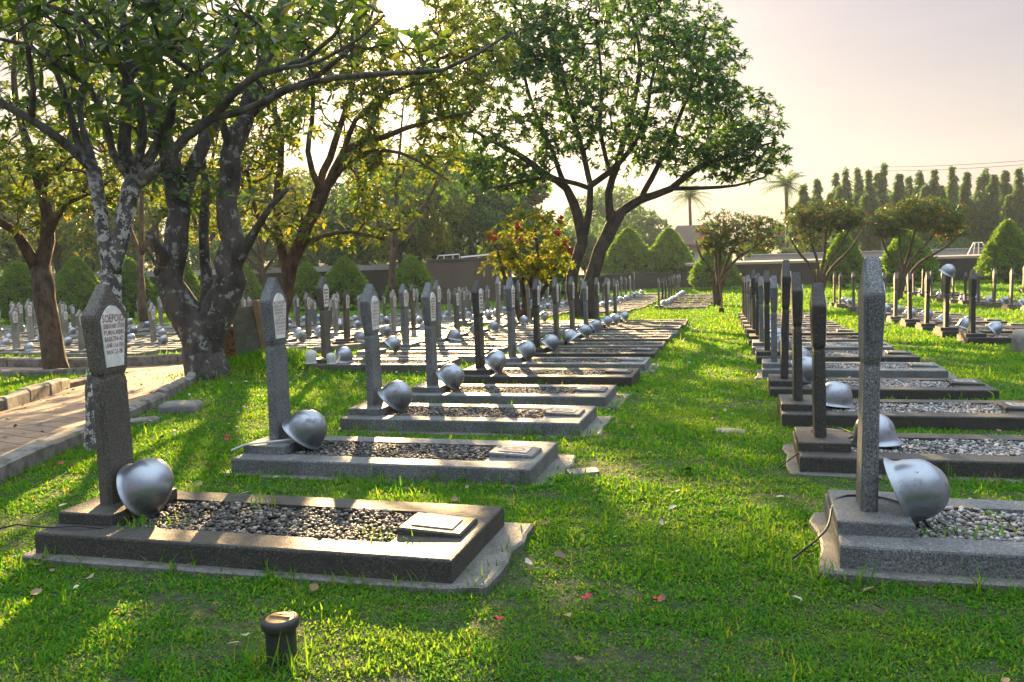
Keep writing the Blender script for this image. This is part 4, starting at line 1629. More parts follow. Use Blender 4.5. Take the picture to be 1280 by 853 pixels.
SH = [
    ('small shrubby tree with sparse rusty leaves, leftmost of three along the right wall', 36.5, (897, 392), [(890, 340, 870, 300), (900, 330, 905, 280), (912, 320, 940, 275), (915, 330, 965, 290), (895, 335, 885, 285)], [(922, 295, 54, 28, 150), (900, 290, 32, 30, 70), (950, 290, 28, 20, 40)]),
    ('umbrella shaped shrubby tree with rusty red tinted crown, middle of three along the right wall', 41.0, (1024, 380), [(1015, 335, 985, 290), (1022, 330, 1010, 275), (1030, 325, 1035, 270), (1035, 330, 1065, 280), (1040, 335, 1080, 285)], [(1030, 272, 52, 22, 260), (1005, 290, 28, 26, 70), (1062, 276, 28, 14, 70)]),
    ('widest umbrella shaped shrubby tree with red tinted crown, rightmost of three along the wall', 38.0, (1122, 386), [(1125, 340, 1100, 290), (1128, 335, 1125, 275), (1135, 320, 1150, 265), (1140, 325, 1180, 275), (1148, 330, 1205, 290)], [(1150, 270, 58, 24, 300), (1110, 282, 24, 16, 60), (1190, 285, 26, 18, 80)]),
]
for k, (lb, d, (bu, bv), stems, blobs) in enumerate(SH):
    L = []
    for j, (mu, mv, tu, tv) in enumerate(stems):
        dd = d + (j % 3 - 1) * .5
        L.append(px_limb([(bu + (j - 2) * 1.2, bv, 9), ((bu * .8 + mu * .2) + (j - 2), (bv + mv) / 2, 8), (mu, mv, 6), ((mu + tu) / 2 + (j - 2) * 2, (mv + tv) / 2, 4.5), (tu, tv, 2)], d, dd, .6))
    shrub('shrubby_tree', lb, None, L, [px_blob(u, v, d, w, h, 1.5, int(n * 1.8)) for u, v, w, h, n in blobs], 80 + k * 7, MAT['leaf_red'], (.19, .08), MAT['bark_brown'], tip=.008, group='small trees along the right wall', per=8, shell=.2)

# ------------------------------------------------------------------ clipped conifers


def clipped(label, u, vtop, w, d, seed, hpx, group):
    """rounded cone of clipped foliage, w and hpx in photo pixels"""
    top = at(u, vtop, d)
    zb = float(zg(top.x, top.y))
    h = top.z - zb
    r = w * .5 * d / F_PX
    o = empty('clipped_conifer', (top.x, top.y, zb))
    tag(o, label, 'conifer', group)
    rn = np.random.default_rng(seed)
    n = 2600
    t = rn.uniform(0, 1, n) ** .8
    a = rn.uniform(0, 2 * PI, n)
    prof = lambda t: r * (1 - t ** 1.15) ** .75 * np.minimum(1, .80 + t * 2.2)
    lump = 1 + .10 * np.sin(a * 5 + seed) * np.sin(t * 9 + seed) + .07 * np.sin(a * 9 + t * 14 + seed * 2)
    rr = prof(t) * lump * rn.uniform(.82, 1.10, n)
    z = .10 * h + t * .90 * h
    P = np.stack([rr * np.cos(a), rr * np.sin(a), z], 1)
    D = np.stack([np.cos(a), np.sin(a), .55 + 0 * a], 1)
    D = D + rn.normal(0, .35, D.shape)
    s = .30 * max(.7, r / 1.6)
    rosettes('foliage', P, D, 5, s * .75, s * .28, MAT['leaf_clip'], o, seed, simple=True, spread=(10, 70), droop=.05)
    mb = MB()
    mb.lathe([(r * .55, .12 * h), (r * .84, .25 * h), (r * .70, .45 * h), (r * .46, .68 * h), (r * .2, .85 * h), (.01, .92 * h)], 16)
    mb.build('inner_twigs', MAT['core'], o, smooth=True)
    mb = MB()
    mb.tube([(0, 0, -.2), (0, 0, .2 * h)], [.14, .12], 7)
    mb.build('trunk', MAT['bark_dark'], o)


CG = 'clipped conical conifers'
for k, (lb, u, vt, w, d, hp) in enumerate([
    ('clipped conifer at the far left edge, partly behind the leftmost leaning trunk', 22, 330, 66, 46, 50),
    ('broad clipped conifer between the leftmost trunk and the nearest left headstone', 94, 324, 62, 47, 55),
    ('clipped conifer just right of the slim pale trunk', 160, 326, 58, 48, 50),
    ('clipped conifer behind the fork of the massive dark tree', 228, 330, 48, 48, 46),
    ('clipped conifer right of the massive dark tree', 305, 332, 40, 49, 40),
    ('low clipped conifer behind the spreading leaning tree', 383, 330, 46, 50, 40),
    ('round topped clipped conifer right of the spreading leaning tree', 430, 324, 58, 50, 40),
    ('dull brownish clipped conifer left of the brown wall', 513, 322, 56, 50, 40),
    ('clipped conifer behind the double trunk tree', 692, 322, 60, 56, 40),
    ('bright rimmed clipped conifer right of the double trunk, left of its twin', 785, 288, 62, 62, 62),
    ('bright rimmed clipped conifer beyond the far grave block', 836, 288, 58, 62, 60),
    ('clipped conifer behind the leftmost small tree along the right wall', 893, 306, 52, 53, 45),
    ('clipped conifer between the middle and widest umbrella trees', 1054, 292, 50, 50, 62),
    ('clipped conifer behind the widest umbrella tree', 1134, 292, 64, 50, 62),
    ('tall clipped conifer at the right edge', 1260, 278, 58, 50, 75),
]):
    clipped(lb, u, vt, w * 1.2, d, 100 + k, hp, CG)

# ------------------------------------------------------------------ walls, house and railings behind


def wall_box(name, label, cat, pa, pb, thick, z0, z1, mat, cap=None, capmat=None, cap_depth=None):
    """wall whose front runs from pa to pb (x, y)"""
    a, b = Vector((*pa, 0)), Vector((*pb, 0))
    L = (b - a).length
    an = math.atan2(b.y - a.y, b.x - a.x)
    o = empty(name, (a.x, a.y, z0), an)
    tag(o, label, cat)
    mb = MB()
    mb.box(0, L, 0, thick, 0, z1 - z0)
    mb.build('wall_face', mat, o)
    if cap:
        mb = MB()
        mb.box(-.06, L + .06, -.08, cap_depth or thick + .08, z1 - z0 + .003, z1 - z0 + cap, bev=.02)
        mb.build('coping', capmat, o)
    return o


zf = -.95
pA, pB = at(862, 350, 57), at(1320, 350, 54)
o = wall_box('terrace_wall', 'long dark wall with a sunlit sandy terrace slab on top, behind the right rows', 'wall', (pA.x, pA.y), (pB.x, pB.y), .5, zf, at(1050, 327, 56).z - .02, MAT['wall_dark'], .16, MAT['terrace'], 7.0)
zt = at(1050, 327, 56).z
mid = [at(930, 321, 66), at(1330, 318, 63)]
wall_box('back_kerb_wall', 'low grey kerb wall along the rear of the sunlit terrace', 'wall', (mid[0].x, mid[0].y), (mid[1].x, mid[1].y), .35, zf, zt + .50, MAT['wall_pale'], .08, MAT['wall_pale'])

pA, pB = at(538, 352, 52), at(640, 352, 55)
o = wall_box('brown_wall', 'tall brown wall with white rail on top, left of the flowering shrub', 'wall', (pA.x, pA.y), (pB.x, pB.y), .4, -1.35, at(580, 325, 53).z, MAT['wall_brown'], .10, MAT['wall_brown'])
# white railing on it
def rails(name, label, pts, posts, r):
    e = empty(name, pts[0])
    tag(e, label, 'railing')
    q = [Vector(p) - Vector(pts[0]) for p in pts]
    mb = MB()
    mb.tube(q, r, 6)
    mb.build('handrail', MAT['white_metal'], e)
    for a, h in posts:
        mb = MB()
        p = Vector(a) - Vector(pts[0])
        mb.tube([p, p + Vector((0, 0, -h))], r * .9, 6)
        mb.build('post', MAT['white_metal'], e)


rails('railing', 'white tubular railing above the brown wall', [at(545, 328, 53), at(548, 320, 53), at(574, 318, 53), at(575, 326, 53)], [(at(555, 320, 53), .6), (at(566, 319, 53), .6)], .04)
rails('railing', 'long low white rail on the right half of the brown wall', [at(576, 322, 53.5), at(618, 318, 54.5)], [(at(578, 322, 53.5), .45), (at(598, 320, 54), .45), (at(617, 318, 54.5), .45)], .05)

pA, pB = at(-160, 372, 58), at(500, 360, 60)
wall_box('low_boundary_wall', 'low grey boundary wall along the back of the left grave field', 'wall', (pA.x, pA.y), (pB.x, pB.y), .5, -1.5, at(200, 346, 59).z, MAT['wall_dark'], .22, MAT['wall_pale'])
pA, pB = at(-160, 350, 66), at(520, 340, 68)
wall_box('upper_boundary_wall', 'pale upper wall strip just behind the low boundary wall', 'wall', (pA.x, pA.y), (pB.x, pB.y), .5, -1.5, at(200, 339, 67).z, MAT['wall_pale'])
pA, pB = at(640, 350, 58), at(862, 350, 57.5)
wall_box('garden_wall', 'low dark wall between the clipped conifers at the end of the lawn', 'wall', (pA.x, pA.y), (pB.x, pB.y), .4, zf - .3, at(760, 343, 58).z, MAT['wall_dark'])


def house(label, pL, pR, d, vtop_wall, roof_h, base, seed):
    a, b = at(pL, 330, d), at(pR, 330, d)
    L = math.hypot(b.x - a.x, b.y - a.y)
    o = empty('low_house', (a.x, a.y, base), math.atan2(b.y - a.y, b.x - a.x))
    tag(o, label, 'house')
    hw = at((pL + pR) / 2, vtop_wall, d).z - base
    mb = MB()
    mb.box(0, L, 0, 6, 0, hw)
    mb.build('wall', MAT['house'], o)
    mb = MB()
    mb.rings([[(-.7, -.8, hw + .004), (L + .7, -.8, hw + .004), (L + .7, 6.8, hw + .004), (-.7, 6.8, hw + .004)], [(-.7, -.8, hw + .25), (L + .7, -.8, hw + .25), (L + .7, 6.8, hw + .25), (-.7, 6.8, hw + .25)],
              [(1.2, 2.8, hw + roof_h), (L - 1.2, 2.8, hw + roof_h), (L - 1.2, 3.2, hw + roof_h), (1.2, 3.2, hw + roof_h)]])
    mb.build('roof', MAT['roof'], o)
    for k in range(2):
        x = L * (.25 + .4 * k)
        mb = MB()
        mb.box(x, x + 1.1, -.06, -.01, hw * .45, hw * .85)
        w = mb.build('window', MAT['white_metal'], o)
        mb = MB()
        mb.box(x + .08, x + 1.02, -.075, -.065, hw * .45 + .08, hw * .85 - .08)
        mb.build('pane', MAT['glass'], w)


house('low white house with brown roof far behind the twin clipped conifers', 838, 905, 84, 309, 2.2, -1.0, 1)

# white swing frame on the terrace
p0 = at(1222, 326, 60)
e = empty('play_frame', (p0.x, p0.y, zt + .16))
tag(e, 'small white metal A-frame standing on the sunlit terrace', 'frame')
for s in (-1, 1):
    mb = MB()
    mb.tube([(s * .62, 0, 0), (s * .28, 0, .78), (s * .22, 0, .82)], .035, 6)
    mb.build('leg', MAT['white_metal'], e)
for s in (-1, 1):
    mb = MB()
    mb.tube([(s * .16, .5, 0), (s * .12, .3, .80)], .03, 6)
    mb.build('leg', MAT['white_metal'], e)
mb = MB()
mb.tube([(-.28, .15, .80), (.28, .15, .80)], .03, 6)
mb.build('top_bar', MAT['white_metal'], e)

# power lines
for k, (va, vb) in enumerate(((203, 193), (208, 198))):
    a, b = at(1090, va + 6, 130), at(1420, vb - 6, 95)
    mb = MB()
    mb.tube([a.lerp(b, t / 8) - Vector((0, 0, .5 * 4 * (t / 8) * (1 - t / 8))) for t in range(9)], .028, 5)
    add_thing(mb, 'power_line', MAT['cable'], ['upper thin power line crossing the sky at the right', 'lower thin power line crossing the sky at the right'][k], 'power line')

# ------------------------------------------------------------------ trees far behind


def far_tree(name, label, u, vtop, w, d, seed, trunk_px=8, vlow=320, leaf=(.42, .22), n=900, group=None, flat=1.0, leafm='leaf_far', bark='bark_dark', layers=5):
    rn = np.random.default_rng(seed)
    top = at(u, vtop, d)
    zb = float(zg(top.x, top.y))
    h = top.z - zb
    r = w * .5 * d / F_PX
    o = empty(name, (top.x, top.y, zb))
    tag(o, label, 'tree', group)
    low = max(.2 * h, at(u, vlow, d).z - zb)
    P = []
    nb = 13
    for k in range(nb):
        a = rn.uniform(0, 2 * PI)
        q = rn.uniform(.1, .75) ** .7
        zz = low + (h - low) * rn.uniform(.12, .86)
        shrink = math.sin(PI * min(.95, max(.12, (zz - low) / (h - low) * .75 + .2)))
        c = np.array([q * r * math.cos(a) * shrink, q * r * math.sin(a) * shrink, zz])
        br = r * rn.uniform(.28, .48)
        v = rn.normal(0, 1, (n // nb, 3))
        v /= np.linalg.norm(v, axis=1, keepdims=True)
        P.append(c + v * br * np.array([1, 1, .7]) * rn.uniform(.4, 1, (n // nb, 1)) ** .5)
    P = np.concatenate(P)
    P = P[(P[:, 2] > low * .9) & (P[:, 2] < h)]
    D = P - np.array([0, 0, low])
    D = D / (np.linalg.norm(D, axis=1, keepdims=True) + 1e-6) + rn.normal(0, .5, P.shape)
    rosettes('crown', P, D, 6, leaf[0], leaf[1], MAT[leafm], o, seed, simple=True, droop=.15, spread=(20, 110))
    mb = MB()
    tr = trunk_px * .5 * d / F_PX
    mb.tube([(0, 0, -.3), (tr * .6, 0, low * .6), (-tr * .4, 0, low), (0, 0, (low + h) * .5), (r * .1, 0, h * .9)], [tr * 1.25, tr, tr * .9, tr * .55, tr * .15], 8)
    for k in range(6):
        a = k * 1.05 + rn.uniform(-.3, .3)
        z0 = low * rn.uniform(.75, 1.25)
        q = rn.uniform(.5, .8) * r
        mb.tube([(0, 0, z0), (q * .45 * math.cos(a), q * .45 * math.sin(a), z0 + (h - low) * .28), (q * math.cos(a), q * math.sin(a), z0 + (h - low) * .45)], [tr * .55, tr * .35, tr * .1], 6)
    mb.build('trunk', MAT[bark], o, smooth=True)
    return o


FT = [
    ('hazy broad tree at the far left edge behind the clipped conifers', 10, 205, 170, 66, 318, 'leaf_far'),
    ('hazy tree behind the slim pale trunk', 120, 195, 150, 80, 300, 'leaf_far'),
    ('hazy tree behind the massive dark trunk', 255, 215, 160, 84, 306, 'leaf_far'),
    ('hazy tree behind the leaning tree, seen through its branches', 380, 225, 120, 86, 300, 'leaf_far'),
    ('leafy hazy tree with dark trunk beside the dull clipped conifer', 495, 200, 150, 58, 300, 'leaf_mid'),
    ('airy silvery green tree above the brown wall', 585, 185, 150, 70, 300, 'leaf_far'),
    ('dark hazy tree just left of the double trunk tree', 655, 215, 110, 76, 306, 'leaf_far'),
    ('dense dark hazy tree behind the double trunk, above the twin conifers', 770, 236, 150, 96, 325, 'leaf_far'),
    ('bushy golden green tree behind the leftmost leaning trunk', 60, 175, 190, 57, 315, 'leaf_mid'),
    ('bushy golden green tree seen between the slim and the massive trunks', 190, 190, 150, 60, 318, 'leaf_mid'),
    ('bushy golden green tree right of the massive trunk', 320, 200, 150, 58, 318, 'leaf_mid'),
    ('tall hazy tree behind the gap between leaning tree and double trunk', 450, 165, 150, 72, 310, 'leaf_far'),
    ('tall hazy tree left of the double trunk crown', 540, 190, 140, 64, 312, 'leaf_far'),
    ('low dense hazy tree sloping down right of the dark one', 812, 262, 80, 104, 325, 'leaf_far'),
]
for k, (lb, u, vt, w, d, vl, lm) in enumerate(FT):
    far_tree('background_tree', lb, u, vt, w * 1.15, d, 200 + k, vlow=vl + 14, n=2300 if d < 75 else 1700, leaf=(.26, .13) if d < 62 else (.40, .19), leafm=lm, group='hazy trees behind the left field')


def palm(label, u, vtop, d, seed, group):
    rn = random.Random(seed)
    top = at(u, vtop, d)
    zb = float(zg(top.x, top.y))
    h = top.z - zb
    o = empty('palm_tree', (top.x, top.y, zb))
    tag(o, label, 'palm', group)
    mb = MB()
    mb.tube([(0, 0, -.3), (.1, 0, h * .4), (.0, 0, h * .8), (0, 0, h * .92)], [.24, .19, .17, .2], 8)
    mb.build('trunk', MAT['bark_dark'], o, smooth=True)
    mb = MB()
    for k in range(26):
        a = k * 2.4 + rn.uniform(-.2, .2)
        el = rn.uniform(-.35, 1.25)
        L = rn.uniform(2.6, 3.6)
        c = Vector((0, 0, h * .92))
        dirv = Vector((math.cos(a) * math.cos(el), math.sin(a) * math.cos(el), math.sin(el)))
        side = dirv.cross(Vector((0, 0, 1))).normalized()
        mid = []
        for j in range(9):
            t = j / 8
            mid.append(c + dirv * (L * t) - Vector((0, 0, .9 * L * .55 * t * t)))
        mb.tube(mid, [.03 * (1 - .8 * j / 8) for j in range(9)], 4)
        for j in range(1, 9):
            t = j / 8
            ln = .62 * math.sin(PI * min(1, .25 + .75 * t)) + .18
            dv = (mid[j] - mid[j - 1]).normalized()
            for s in (-1, 1):
                for q in (0, .5):
                    p = mid[j - 1].lerp(mid[j], q)
                    e1 = p + side * (s * ln * .8) + dv * ln * .5 - Vector((0, 0, ln * rn.uniform(.25, .55)))
                    mb.face([p, p + dv * .10, e1])
    mb.build('fronds', MAT['leaf_far'], o)


palm('hazy palm rising left of the umbrella shaped trees', 983, 222, 86, 1, 'palms beyond the wall')
palm('hazy palm behind the right tip of the big crown', 862, 236, 100, 2, 'palms beyond the wall')


def columnar(label, u, vtop, w, d, seed, pale, group):
    rn = np.random.default_rng(seed)
    top = at(u, vtop, d)
    zb = float(zg(top.x, top.y))
    h = top.z - zb
    r = w * .5 * d / F_PX
    o = empty('columnar_tree', (top.x, top.y, zb))
    tag(o, label, 'tree', group)
    n = 1150
    low = .30 * h
    # a narrow leading plume, ragged side plumes lower down
    P, D = [], []
    for q in range(7):
        zt = h if q == 0 else low + (h - low) * rn.uniform(.45, .92)
        an = rn.uniform(0, 2 * PI)
        off = 0 if q == 0 else r * rn.uniform(.35, 1.1)
        cx, cy = off * math.cos(an), off * math.sin(an)
        m_ = n // 4 if q == 0 else n // 8
        t = rn.uniform(0, 1, m_)
        a = rn.uniform(0, 2 * PI, m_)
        zl = low if q == 0 else low + (zt - low) * rn.uniform(0, .35)
        pr = (r * .42 if q == 0 else r * rn.uniform(.3, .5)) * np.clip((1 - t) ** .6, .08, 1) * (.7 + .4 * np.sin(t * 10 + q + seed)) * rn.uniform(.3, 1.1, m_)
        P.append(np.stack([cx * (1 - .5 * t) + pr * np.cos(a), cy * (1 - .5 * t) + pr * np.sin(a), zl + t * (zt - zl)], 1))
        D.append(np.stack([np.cos(a), np.sin(a), -.3 + 0 * a], 1) + rn.normal(0, .5, (m_, 3)))
    P, D = np.concatenate(P), np.concatenate(D)
    rosettes('crown', P, D, 5, .42, .15, MAT['leaf_far'], o, seed, simple=True, droop=.4, spread=(10, 80))
    mb = MB()
    tr = (.20 if pale else .16)
    mb.tube([(0, 0, -.3), (0, 0, h * .5), (0, 0, h * .95)], [tr * 1.1, tr, .04], 8)
    mb.build('trunk', MAT['bark_white' if pale else 'bark_dark'], o, smooth=True)


CT = [(1004, 232, 24), (1022, 224, 26), (1045, 216, 30), (1057, 211, 22), (1072, 211, 30), (1086, 214, 24), (1105, 205, 32), (1124, 217, 30), (1149, 214, 44), (1168, 212, 36), (1190, 209, 30), (1209, 215, 22), (1232, 211, 32), (1243, 219, 26), (1257, 213, 30), (1274, 211, 28), (1296, 207, 32)]
for k, (u, vt, w) in enumerate(CT):
    columnar(f'{ORD[k]} columnar tree from the left in the hazy skyline row beyond the right wall', u, vt, w * 1.25, 78 + (k * 7) % 15, 300 + k, k in (6, 8, 10, 12), 'columnar trees in the skyline row')
FB = [(1010, 252, 110, 98), (1085, 240, 120, 100), (1160, 238, 130, 99), (1235, 238, 120, 100), (1310, 238, 120, 99)]
for k, (u, vt, w, d) in enumerate(FB):
    far_tree('background_tree', f'{ORD[k]} rounded dark tree from the left behind the columnar skyline row', u, vt, w, d, 340 + k, vlow=326, n=2200, leaf=(.5, .24), group='rounded trees behind the skyline row')
for k, (u, w, vt) in enumerate([(20, 150, 290), (130, 130, 296), (245, 150, 288), (350, 130, 290), (450, 120, 284), (560, 120, 282), (650, 110, 280), (730, 110, 270)]):
    far_tree('hedge_bush', f'{ORD[k]} shaggy hazy bush from the left, behind the walls of the left field', u, vt, w * 1.2, 70 + k % 3 * 2, 420 + k, vlow=338, n=1100, leaf=(.34, .17), trunk_px=3, leafm='leaf_far', group='shaggy bushes behind the left walls')
# low bushes at the foot of the skyline row
for k, (u, w, vt) in enumerate([(945, 60, 300), (990, 50, 306), (1040, 60, 300), (1180, 80, 300)]):
    far_tree('bush', f'{ORD[k]} low hazy bush from the left beyond the terrace', u, vt, w, 76, 360 + k, vlow=326, n=420, leaf=(.34, .16), trunk_px=3, group='low bushes beyond the terrace')

# wooded hill far behind
mb = MB()
hp = []
N = 80
for k in range(N + 1):
    an = rad(-75) + rad(125) * k / N
    dist = 150
    hgt = 11 + 7 * math.sin(k * .35 + 1) + 4 * math.sin(k * .9) + 2 * math.sin(k * 2.3) + (14 * math.exp(-((k - 33) / 7) ** 2))
    hp.append((an, dist, max(3, hgt * .58)))
rows = []
for (t, hh) in ((0, 0), (.3, .45), (.6, .85), (.8, 1.0), (1.0, .9)):
    rows.append([(math.sin(an) * (dd + 90 * t), math.cos(an) * (dd + 90 * t), -2.0 + h * hh) for an, dd, h in hp])
mb.rings(rows, cap=False, closed=False)
o = mb.build('hills', MAT['hill'], smooth=True)
tag(o, kind='structure')

# ------------------------------------------------------------------ grass


def pseudo(x, y, s):
    rn = np.random.default_rng(s)
    out = np.zeros_like(x)
    for _ in range(7):
        f = rn.normal(0, 1, 2) * rn.uniform(.6, 3.2)
        out += np.sin(x * f[0] + y * f[1] + rn.uniform(0, 6))
    return out / 7 ** .5


PR = np.array(PATH_R)
PL = np.array(PATH_L)


def blocked(x, y):
    b = np.zeros(len(x), bool)
    for x0, x1, y0, y1 in FOOT:
        if y0 > 40:
            continue
        b |= (x > x0) & (x < x1) & (y > y0) & (y < y1)
    xr = np.interp(y, PR[:, 1], PR[:, 0])
    xl = np.interp(y, PL[:, 1], PL[:, 0])
    b |= (y < 15.2) & (x < xr + .10) & (x > xl - .10)
    b |= (x < -10.2) & (y > 13.5) & (y < 15.45)
    return b


def blades(x, y, ln, wd, lean, seed, lift=None):
    rn = np.random.default_rng(seed)
    n = len(x)
    z = zg(x, y)
    a = rn.uniform(0, 2 * PI, n)
    d = np.stack([np.cos(a), np.sin(a)], 1)
    side = np.stack([-d[:, 1], d[:, 0]], 1)
    th = np.clip(rn.normal(lean, .35, n), .05, 1.5)
    b = np.stack([x, y, z - .004], 1)
    h1 = ln * .55
    th2 = th + rn.uniform(.1, .8, n)
    p1 = b + np.concatenate([d * (np.sin(th) * h1)[:, None], (np.cos(th) * h1)[:, None]], 1)
    p2 = p1 + np.concatenate([d * (np.sin(th2) * ln * .5)[:, None], (np.cos(th2) * ln * .5)[:, None]], 1)
    s3 = np.concatenate([side, rn.uniform(-.5, .5, (n, 1))], 1)
    w = (wd * .5)[:, None]
    V = np.stack([b - s3 * w * .6, b + s3 * w * .6, p1 + s3 * w, p1 - s3 * w, p2], 1)
    return V.reshape(-1, 3)


VV = []
cdir = np.array([-math.sin(YAW), math.cos(YAW)])
rdir = np.array([math.cos(YAW), math.sin(YAW)])
for k, (d0, d1_, dens, ln, wd) in enumerate([(1.7, 3.2, 21000, .0235, .0072), (3.2, 5.0, 15500, .026, .0082), (5.0, 8.0, 7000, .036, .0095), (8.0, 12., 2600, .046, .013), (12., 20., 1000, .06, .02), (20., 34., 320, .08, .032), (34, 66, 110, .12, .055)]):
    hw = lambda d: .63 * d + .7
    area = (d1_ - d0) * (hw(d0) + hw(d1_))
    n = int(area * dens)
    dd = np.sqrt(NR.uniform(d0 ** 2, d1_ ** 2, n))
    ll = NR.uniform(-1, 1, n) * hw(dd)
    x = cdir[0] * dd + rdir[0] * ll
    y = cdir[1] * dd + rdir[1] * ll
    cl = pseudo(x * 2.2, y * 2.2, 5)
    cl2 = pseudo(x * 9, y * 9, 6)
    ok = (NR.uniform(0, 1, n) < np.clip(.90 + .22 * cl + .28 * cl2, .42, 1)) & ~blocked(x, y)
    x, y, cl, cl2 = x[ok], y[ok], cl[ok], cl2[ok]
    m_ = len(x)
    L = ln * NR.uniform(.5, 1.35, m_) * np.clip(1 + .25 * cl + .2 * cl2, .5, 1.6)
    tall = NR.uniform(0, 1, m_) < .008
    L[tall] *= 2.1
    Wd = wd * NR.uniform(.6, 1.3, m_)
    lean = np.where(tall, .35, .85)
    VV.append(blades(x, y, L, Wd, lean, 50 + k))
V = np.concatenate(VV)
n = len(V) // 5
i = (np.arange(n) * 5)[:, None]
loops = (i + np.array([[0, 1, 2, 3, 3, 2, 4]])).ravel()
starts = (np.arange(n)[:, None] * 7 + np.array([[0, 4]])).ravel()
o = link('lawn_grass', mesh_np('lawn_grass', V, loops, starts, [MAT['grass']]))
tag(o, 'short green carpet grass growing all over the lawn between the graves', 'grass', kind='stuff')
print('blades', n)

# weeds: taller tufts by the kerbs and in the gravel
WX, WY, WZ, WL = [], [], [], []


def tuft(x, y, z, k, r, L):
    for _ in range(k):
        a, q = R.uniform(0, 6.28), r * R.random() ** .5
        WX.append(x + q * math.cos(a))
        WY.append(y + q * math.sin(a))
        WZ.append(z)
        WL.append(L * R.uniform(.5, 1.3))


for (x0, x1, y0, y1) in FOOT[:9]:
    for _ in range(26):
        s = R.random()
        x = R.uniform(x0, x1)
        y = y0 - R.uniform(-.02, .06)
        if s > .7:
            x, y = (x1 + R.uniform(-.02, .05)), R.uniform(y0, y1)
        tuft(x, y, None, R.randint(4, 12), .035, .085)
for (gx, gy, gz) in ((-2.80, 3.45, .125), (-2.65, 3.55, .11), (-1.45, 3.50, .11), (-1.36, 3.56, .11), (-1.60, 3.5, .11), (-2.4, 3.88, .125), (-2.85, 3.42, .12)):
    tuft(gx, gy, gz, 22, .09, .06)
ze = float(zg(1.4, 4.1)) + .11
for (gx, gy) in ((.78, 3.93), (.86, 3.95), (1.0, 3.98), (1.08, 4.02), (.95, 3.9), (1.2, 3.92), (1.1, 4.25)):
    tuft(gx, gy, ze, 14, .06, .045)
for (x, y) in ((.45, 3.58), (.15, 3.75), (.10, 4.2), (.9, 3.6), (1.2, 3.58), (.30, 3.62), (1.6, 3.6), (2.0, 3.55), (.0, 3.9), (-1.53, 2.46), (-1.45, 2.47), (-1.6, 2.48)):
    tuft(x, y, None, 16, .07, .12)
WX, WY, WL = np.array(WX), np.array(WY), np.array(WL)
zz = np.array([np.nan if v is None else v for v in WZ])
V = blades(WX, WY, WL, np.full(len(WX), .007), .45, 77).reshape(-1, 5, 3)
dz = np.where(np.isnan(zz), 0, zz - zg(WX, WY))
V[:, :, 2] += dz[:, None]
n = len(V)
i = (np.arange(n) * 5)[:, None]
o = link('weeds', mesh_np('weeds', V.reshape(-1, 3), (i + np.array([[0, 1, 2, 3, 3, 2, 4]])).ravel(), (np.arange(n)[:, None] * 7 + np.array([[0, 4]])).ravel(), [MAT['grass']]))
tag(o, 'taller weed tufts along the grave kerbs and in the gravel', 'weeds', kind='stuff')

# mossy fern-like cover on the mound
n = 5200
x = -6.9 + NR.normal(0, .55, n)
y = 11.5 + NR.normal(0, .5, n)
V = blades(x, y, NR.uniform(.07, .16, n), np.full(n, .016), .8, 91)
i = (np.arange(n) * 5)[:, None]
o = link('mound_ground_cover', mesh_np('mound_ground_cover', V, (i + np.array([[0, 1, 2, 3, 3, 2, 4]])).ravel(), (np.arange(n)[:, None] * 7 + np.array([[0, 4]])).ravel(), [MAT['grass']]))
tag(o, 'lush green ground cover on the mound between the forked tree and stump', 'ground cover', kind='stuff')

# fallen leaves on the path and lawn
mt, t, b = new_mat('dry_fallen_leaf')
t.l(t.ramp(t.n('ShaderNodeNewGeometry').outputs['Random Per Island'], [(0, (.09, .05, .025)), (.4, (.20, .13, .06)), (.7, (.26, .20, .12)), (.95, (.45, .40, .32))]), b.inputs['Base Color'])
b.inputs['Roughness'].default_value = .7
xs, ys, zs = [], [], []
for _ in range(260):
    y = R.uniform(3, 15)
    xl, xr = float(np.interp(y, PL[:, 1], PL[:, 0])), float(np.interp(y, PR[:, 1], PR[:, 0]))
    xs.append(R.uniform(xl, xr)); ys.append(y); zs.append(.035)
for _ in range(420):
    xs.append(R.uniform(-5.2, 2)); ys.append(R.uniform(2.5, 14)); zs.append(.035)
for _ in range(120):
    y = R.uniform(6, 13)
    xs.append(float(np.interp(y, PR[:, 1], PR[:, 0])) + R.uniform(.1, 1.6)); ys.append(y); zs.append(.04)
xs, ys, zs = np.array(xs), np.array(ys), np.array(zs)
bl = blocked(xs, ys) & (xs > -5.0)
xs, ys, zs = xs[~bl], ys[~bl], zs[~bl]
P = np.stack([xs, ys, zg(xs, ys) + zs], 1)
D = np.tile([[0, 0, 1.]], (len(P), 1)) + NR.normal(0, .15, P.shape)
o = rosettes('leaf_litter', P, D, 1, .055, .028, mt, None, 5, spread=(75, 100), droop=.0, simple=False, lvar=.5)
tag(o, 'dry brown and pale fallen leaves scattered on path and lawn', 'fallen leaves', kind='stuff')

# ------------------------------------------------------------------ sky, sun, air
w = bpy.data.worlds.new('World')
sc.world = w
w.use_nodes = True
t = NT(w.node_tree)
bg = w.node_tree.nodes['Background']
sky = t.n('ShaderNodeTexSky')
sky.sky_type = 'NISHITA'
sky.sun_disc = False
sky.sun_elevation = SUN_EL
sky.sun_rotation = SUN_AZ
sky.air_density = 1.0
sky.dust_density = 4.0
sky.ozone_density = 1.0
sky.altitude = 0
geo = t.n('ShaderNodeTexCoord').outputs['Generated']
nv = t.n('ShaderNodeVectorMath', operation='NORMALIZE')
t.l(geo, nv.inputs[0])
sz = t.n('ShaderNodeSeparateXYZ')
t.l(nv.outputs[0], sz.inputs[0])
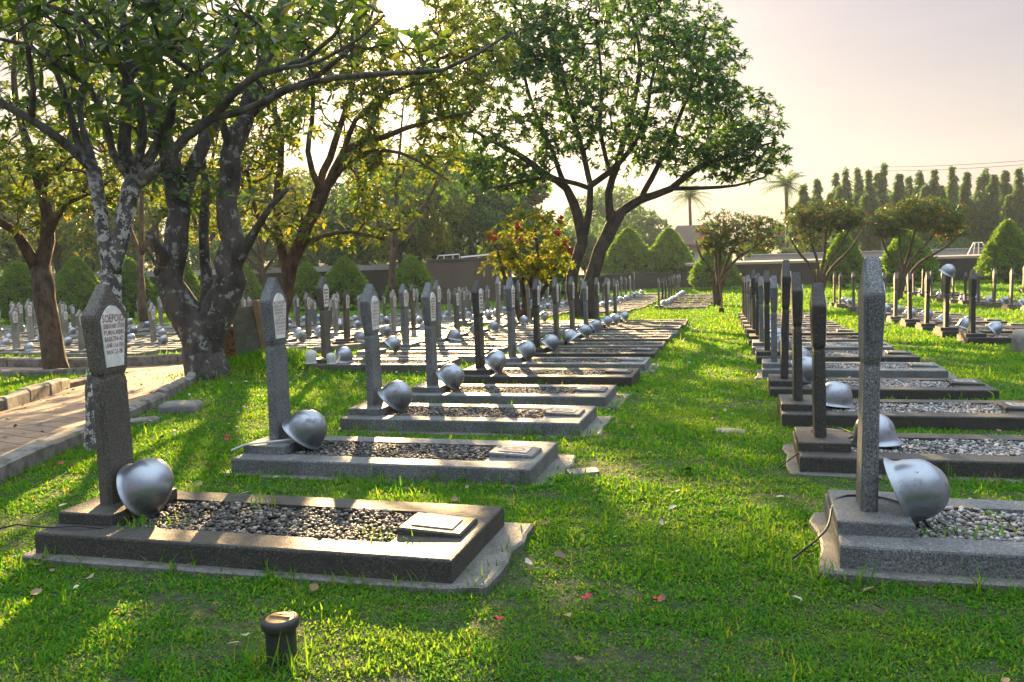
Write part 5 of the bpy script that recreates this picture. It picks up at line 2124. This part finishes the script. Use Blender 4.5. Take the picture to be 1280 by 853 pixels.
# pale pinkish morning mist low down, overhead brightened as added fill for the shade
mist_fill = t.ramp(sz.outputs['Z'], [(0.0, (.140, .112, .100)), (.10, (.108, .097, .122)), (.32, (.086, .086, .135)), (.52, (.35, .40, .46)), (.85, (.64, .75, .86))])
mist_fill = t.mix(1.0, mist_fill, (12.5, 12.5, 12.5), 'MULTIPLY')
col = t.mix(.88, sky.outputs[0], mist_fill)
mp = t.n('ShaderNodeMapping')
mp.inputs['Scale'].default_value = (1.6, 1.6, 9)
t.l(nv.outputs[0], mp.inputs['Vector'])
veil = t.ramp(t.noise(mp.outputs[0], 1.3, 6, .6), [(.35, (.95, .95, .96)), (.65, (1.05, 1.04, 1.03))])
col = t.mix(1.0, col, veil, 'MULTIPLY')
# the sun itself and its aureole, where the sky model has its sun
dp = t.n('ShaderNodeVectorMath', operation='DOT_PRODUCT')
t.l(nv.outputs[0], dp.inputs[0])
dp.inputs[1].default_value = SUN
col = t.mix(t.mask(dp.outputs['Value'], math.cos(rad(6)), math.cos(rad(.9))), col, (26, 19, 11))
col = t.mix(t.mask(dp.outputs['Value'], math.cos(rad(1.35)), math.cos(rad(1.0))), col, (300, 250, 180))
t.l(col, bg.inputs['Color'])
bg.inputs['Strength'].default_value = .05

sun = bpy.data.lights.new('sun', 'SUN')
sun.energy = 5.0
sun.angle = rad(.5)
sun.color = (1.0, .67, .31)
so = bpy.data.objects.new('sun', sun)
COL.objects.link(so)
so.rotation_euler = SUN.to_track_quat('Z', 'Y').to_euler()
so.location = (0, 0, 60)

HAZE = True
if HAZE:
    mb = MB()
    mb.box(-440, 440, -150, 460, -6, 44)
    mt = bpy.data.materials.new('morning_haze')
    mt.use_nodes = True
    tt = NT(mt.node_tree)
    mt.node_tree.nodes.remove(mt.node_tree.nodes['Principled BSDF'])
    pv = tt.n('ShaderNodeVolumePrincipled')
    pv.inputs['Color'].default_value = (.72, .86, 1.0, 1)
    pv.inputs['Density'].default_value = .00045
    pv.inputs['Anisotropy'].default_value = .3
    tt.l(pv.outputs[0], mt.node_tree.nodes['Material Output'].inputs['Volume'])
    o = mb.build('haze', mt)
    tag(o, kind='stuff')

sc.view_settings.view_transform = 'Standard'
sc.view_settings.look = 'None'
sc.view_settings.exposure = 2.35
sc.view_settings.gamma = 1
sc.view_settings.use_curve_mapping = False
sc.cycles.max_bounces = 8
sc.cycles.diffuse_bounces = 3
sc.cycles.glossy_bounces = 3
sc.cycles.transmission_bounces = 4
sc.cycles.transparent_max_bounces = 8
sc.cycles.volume_bounces = 0
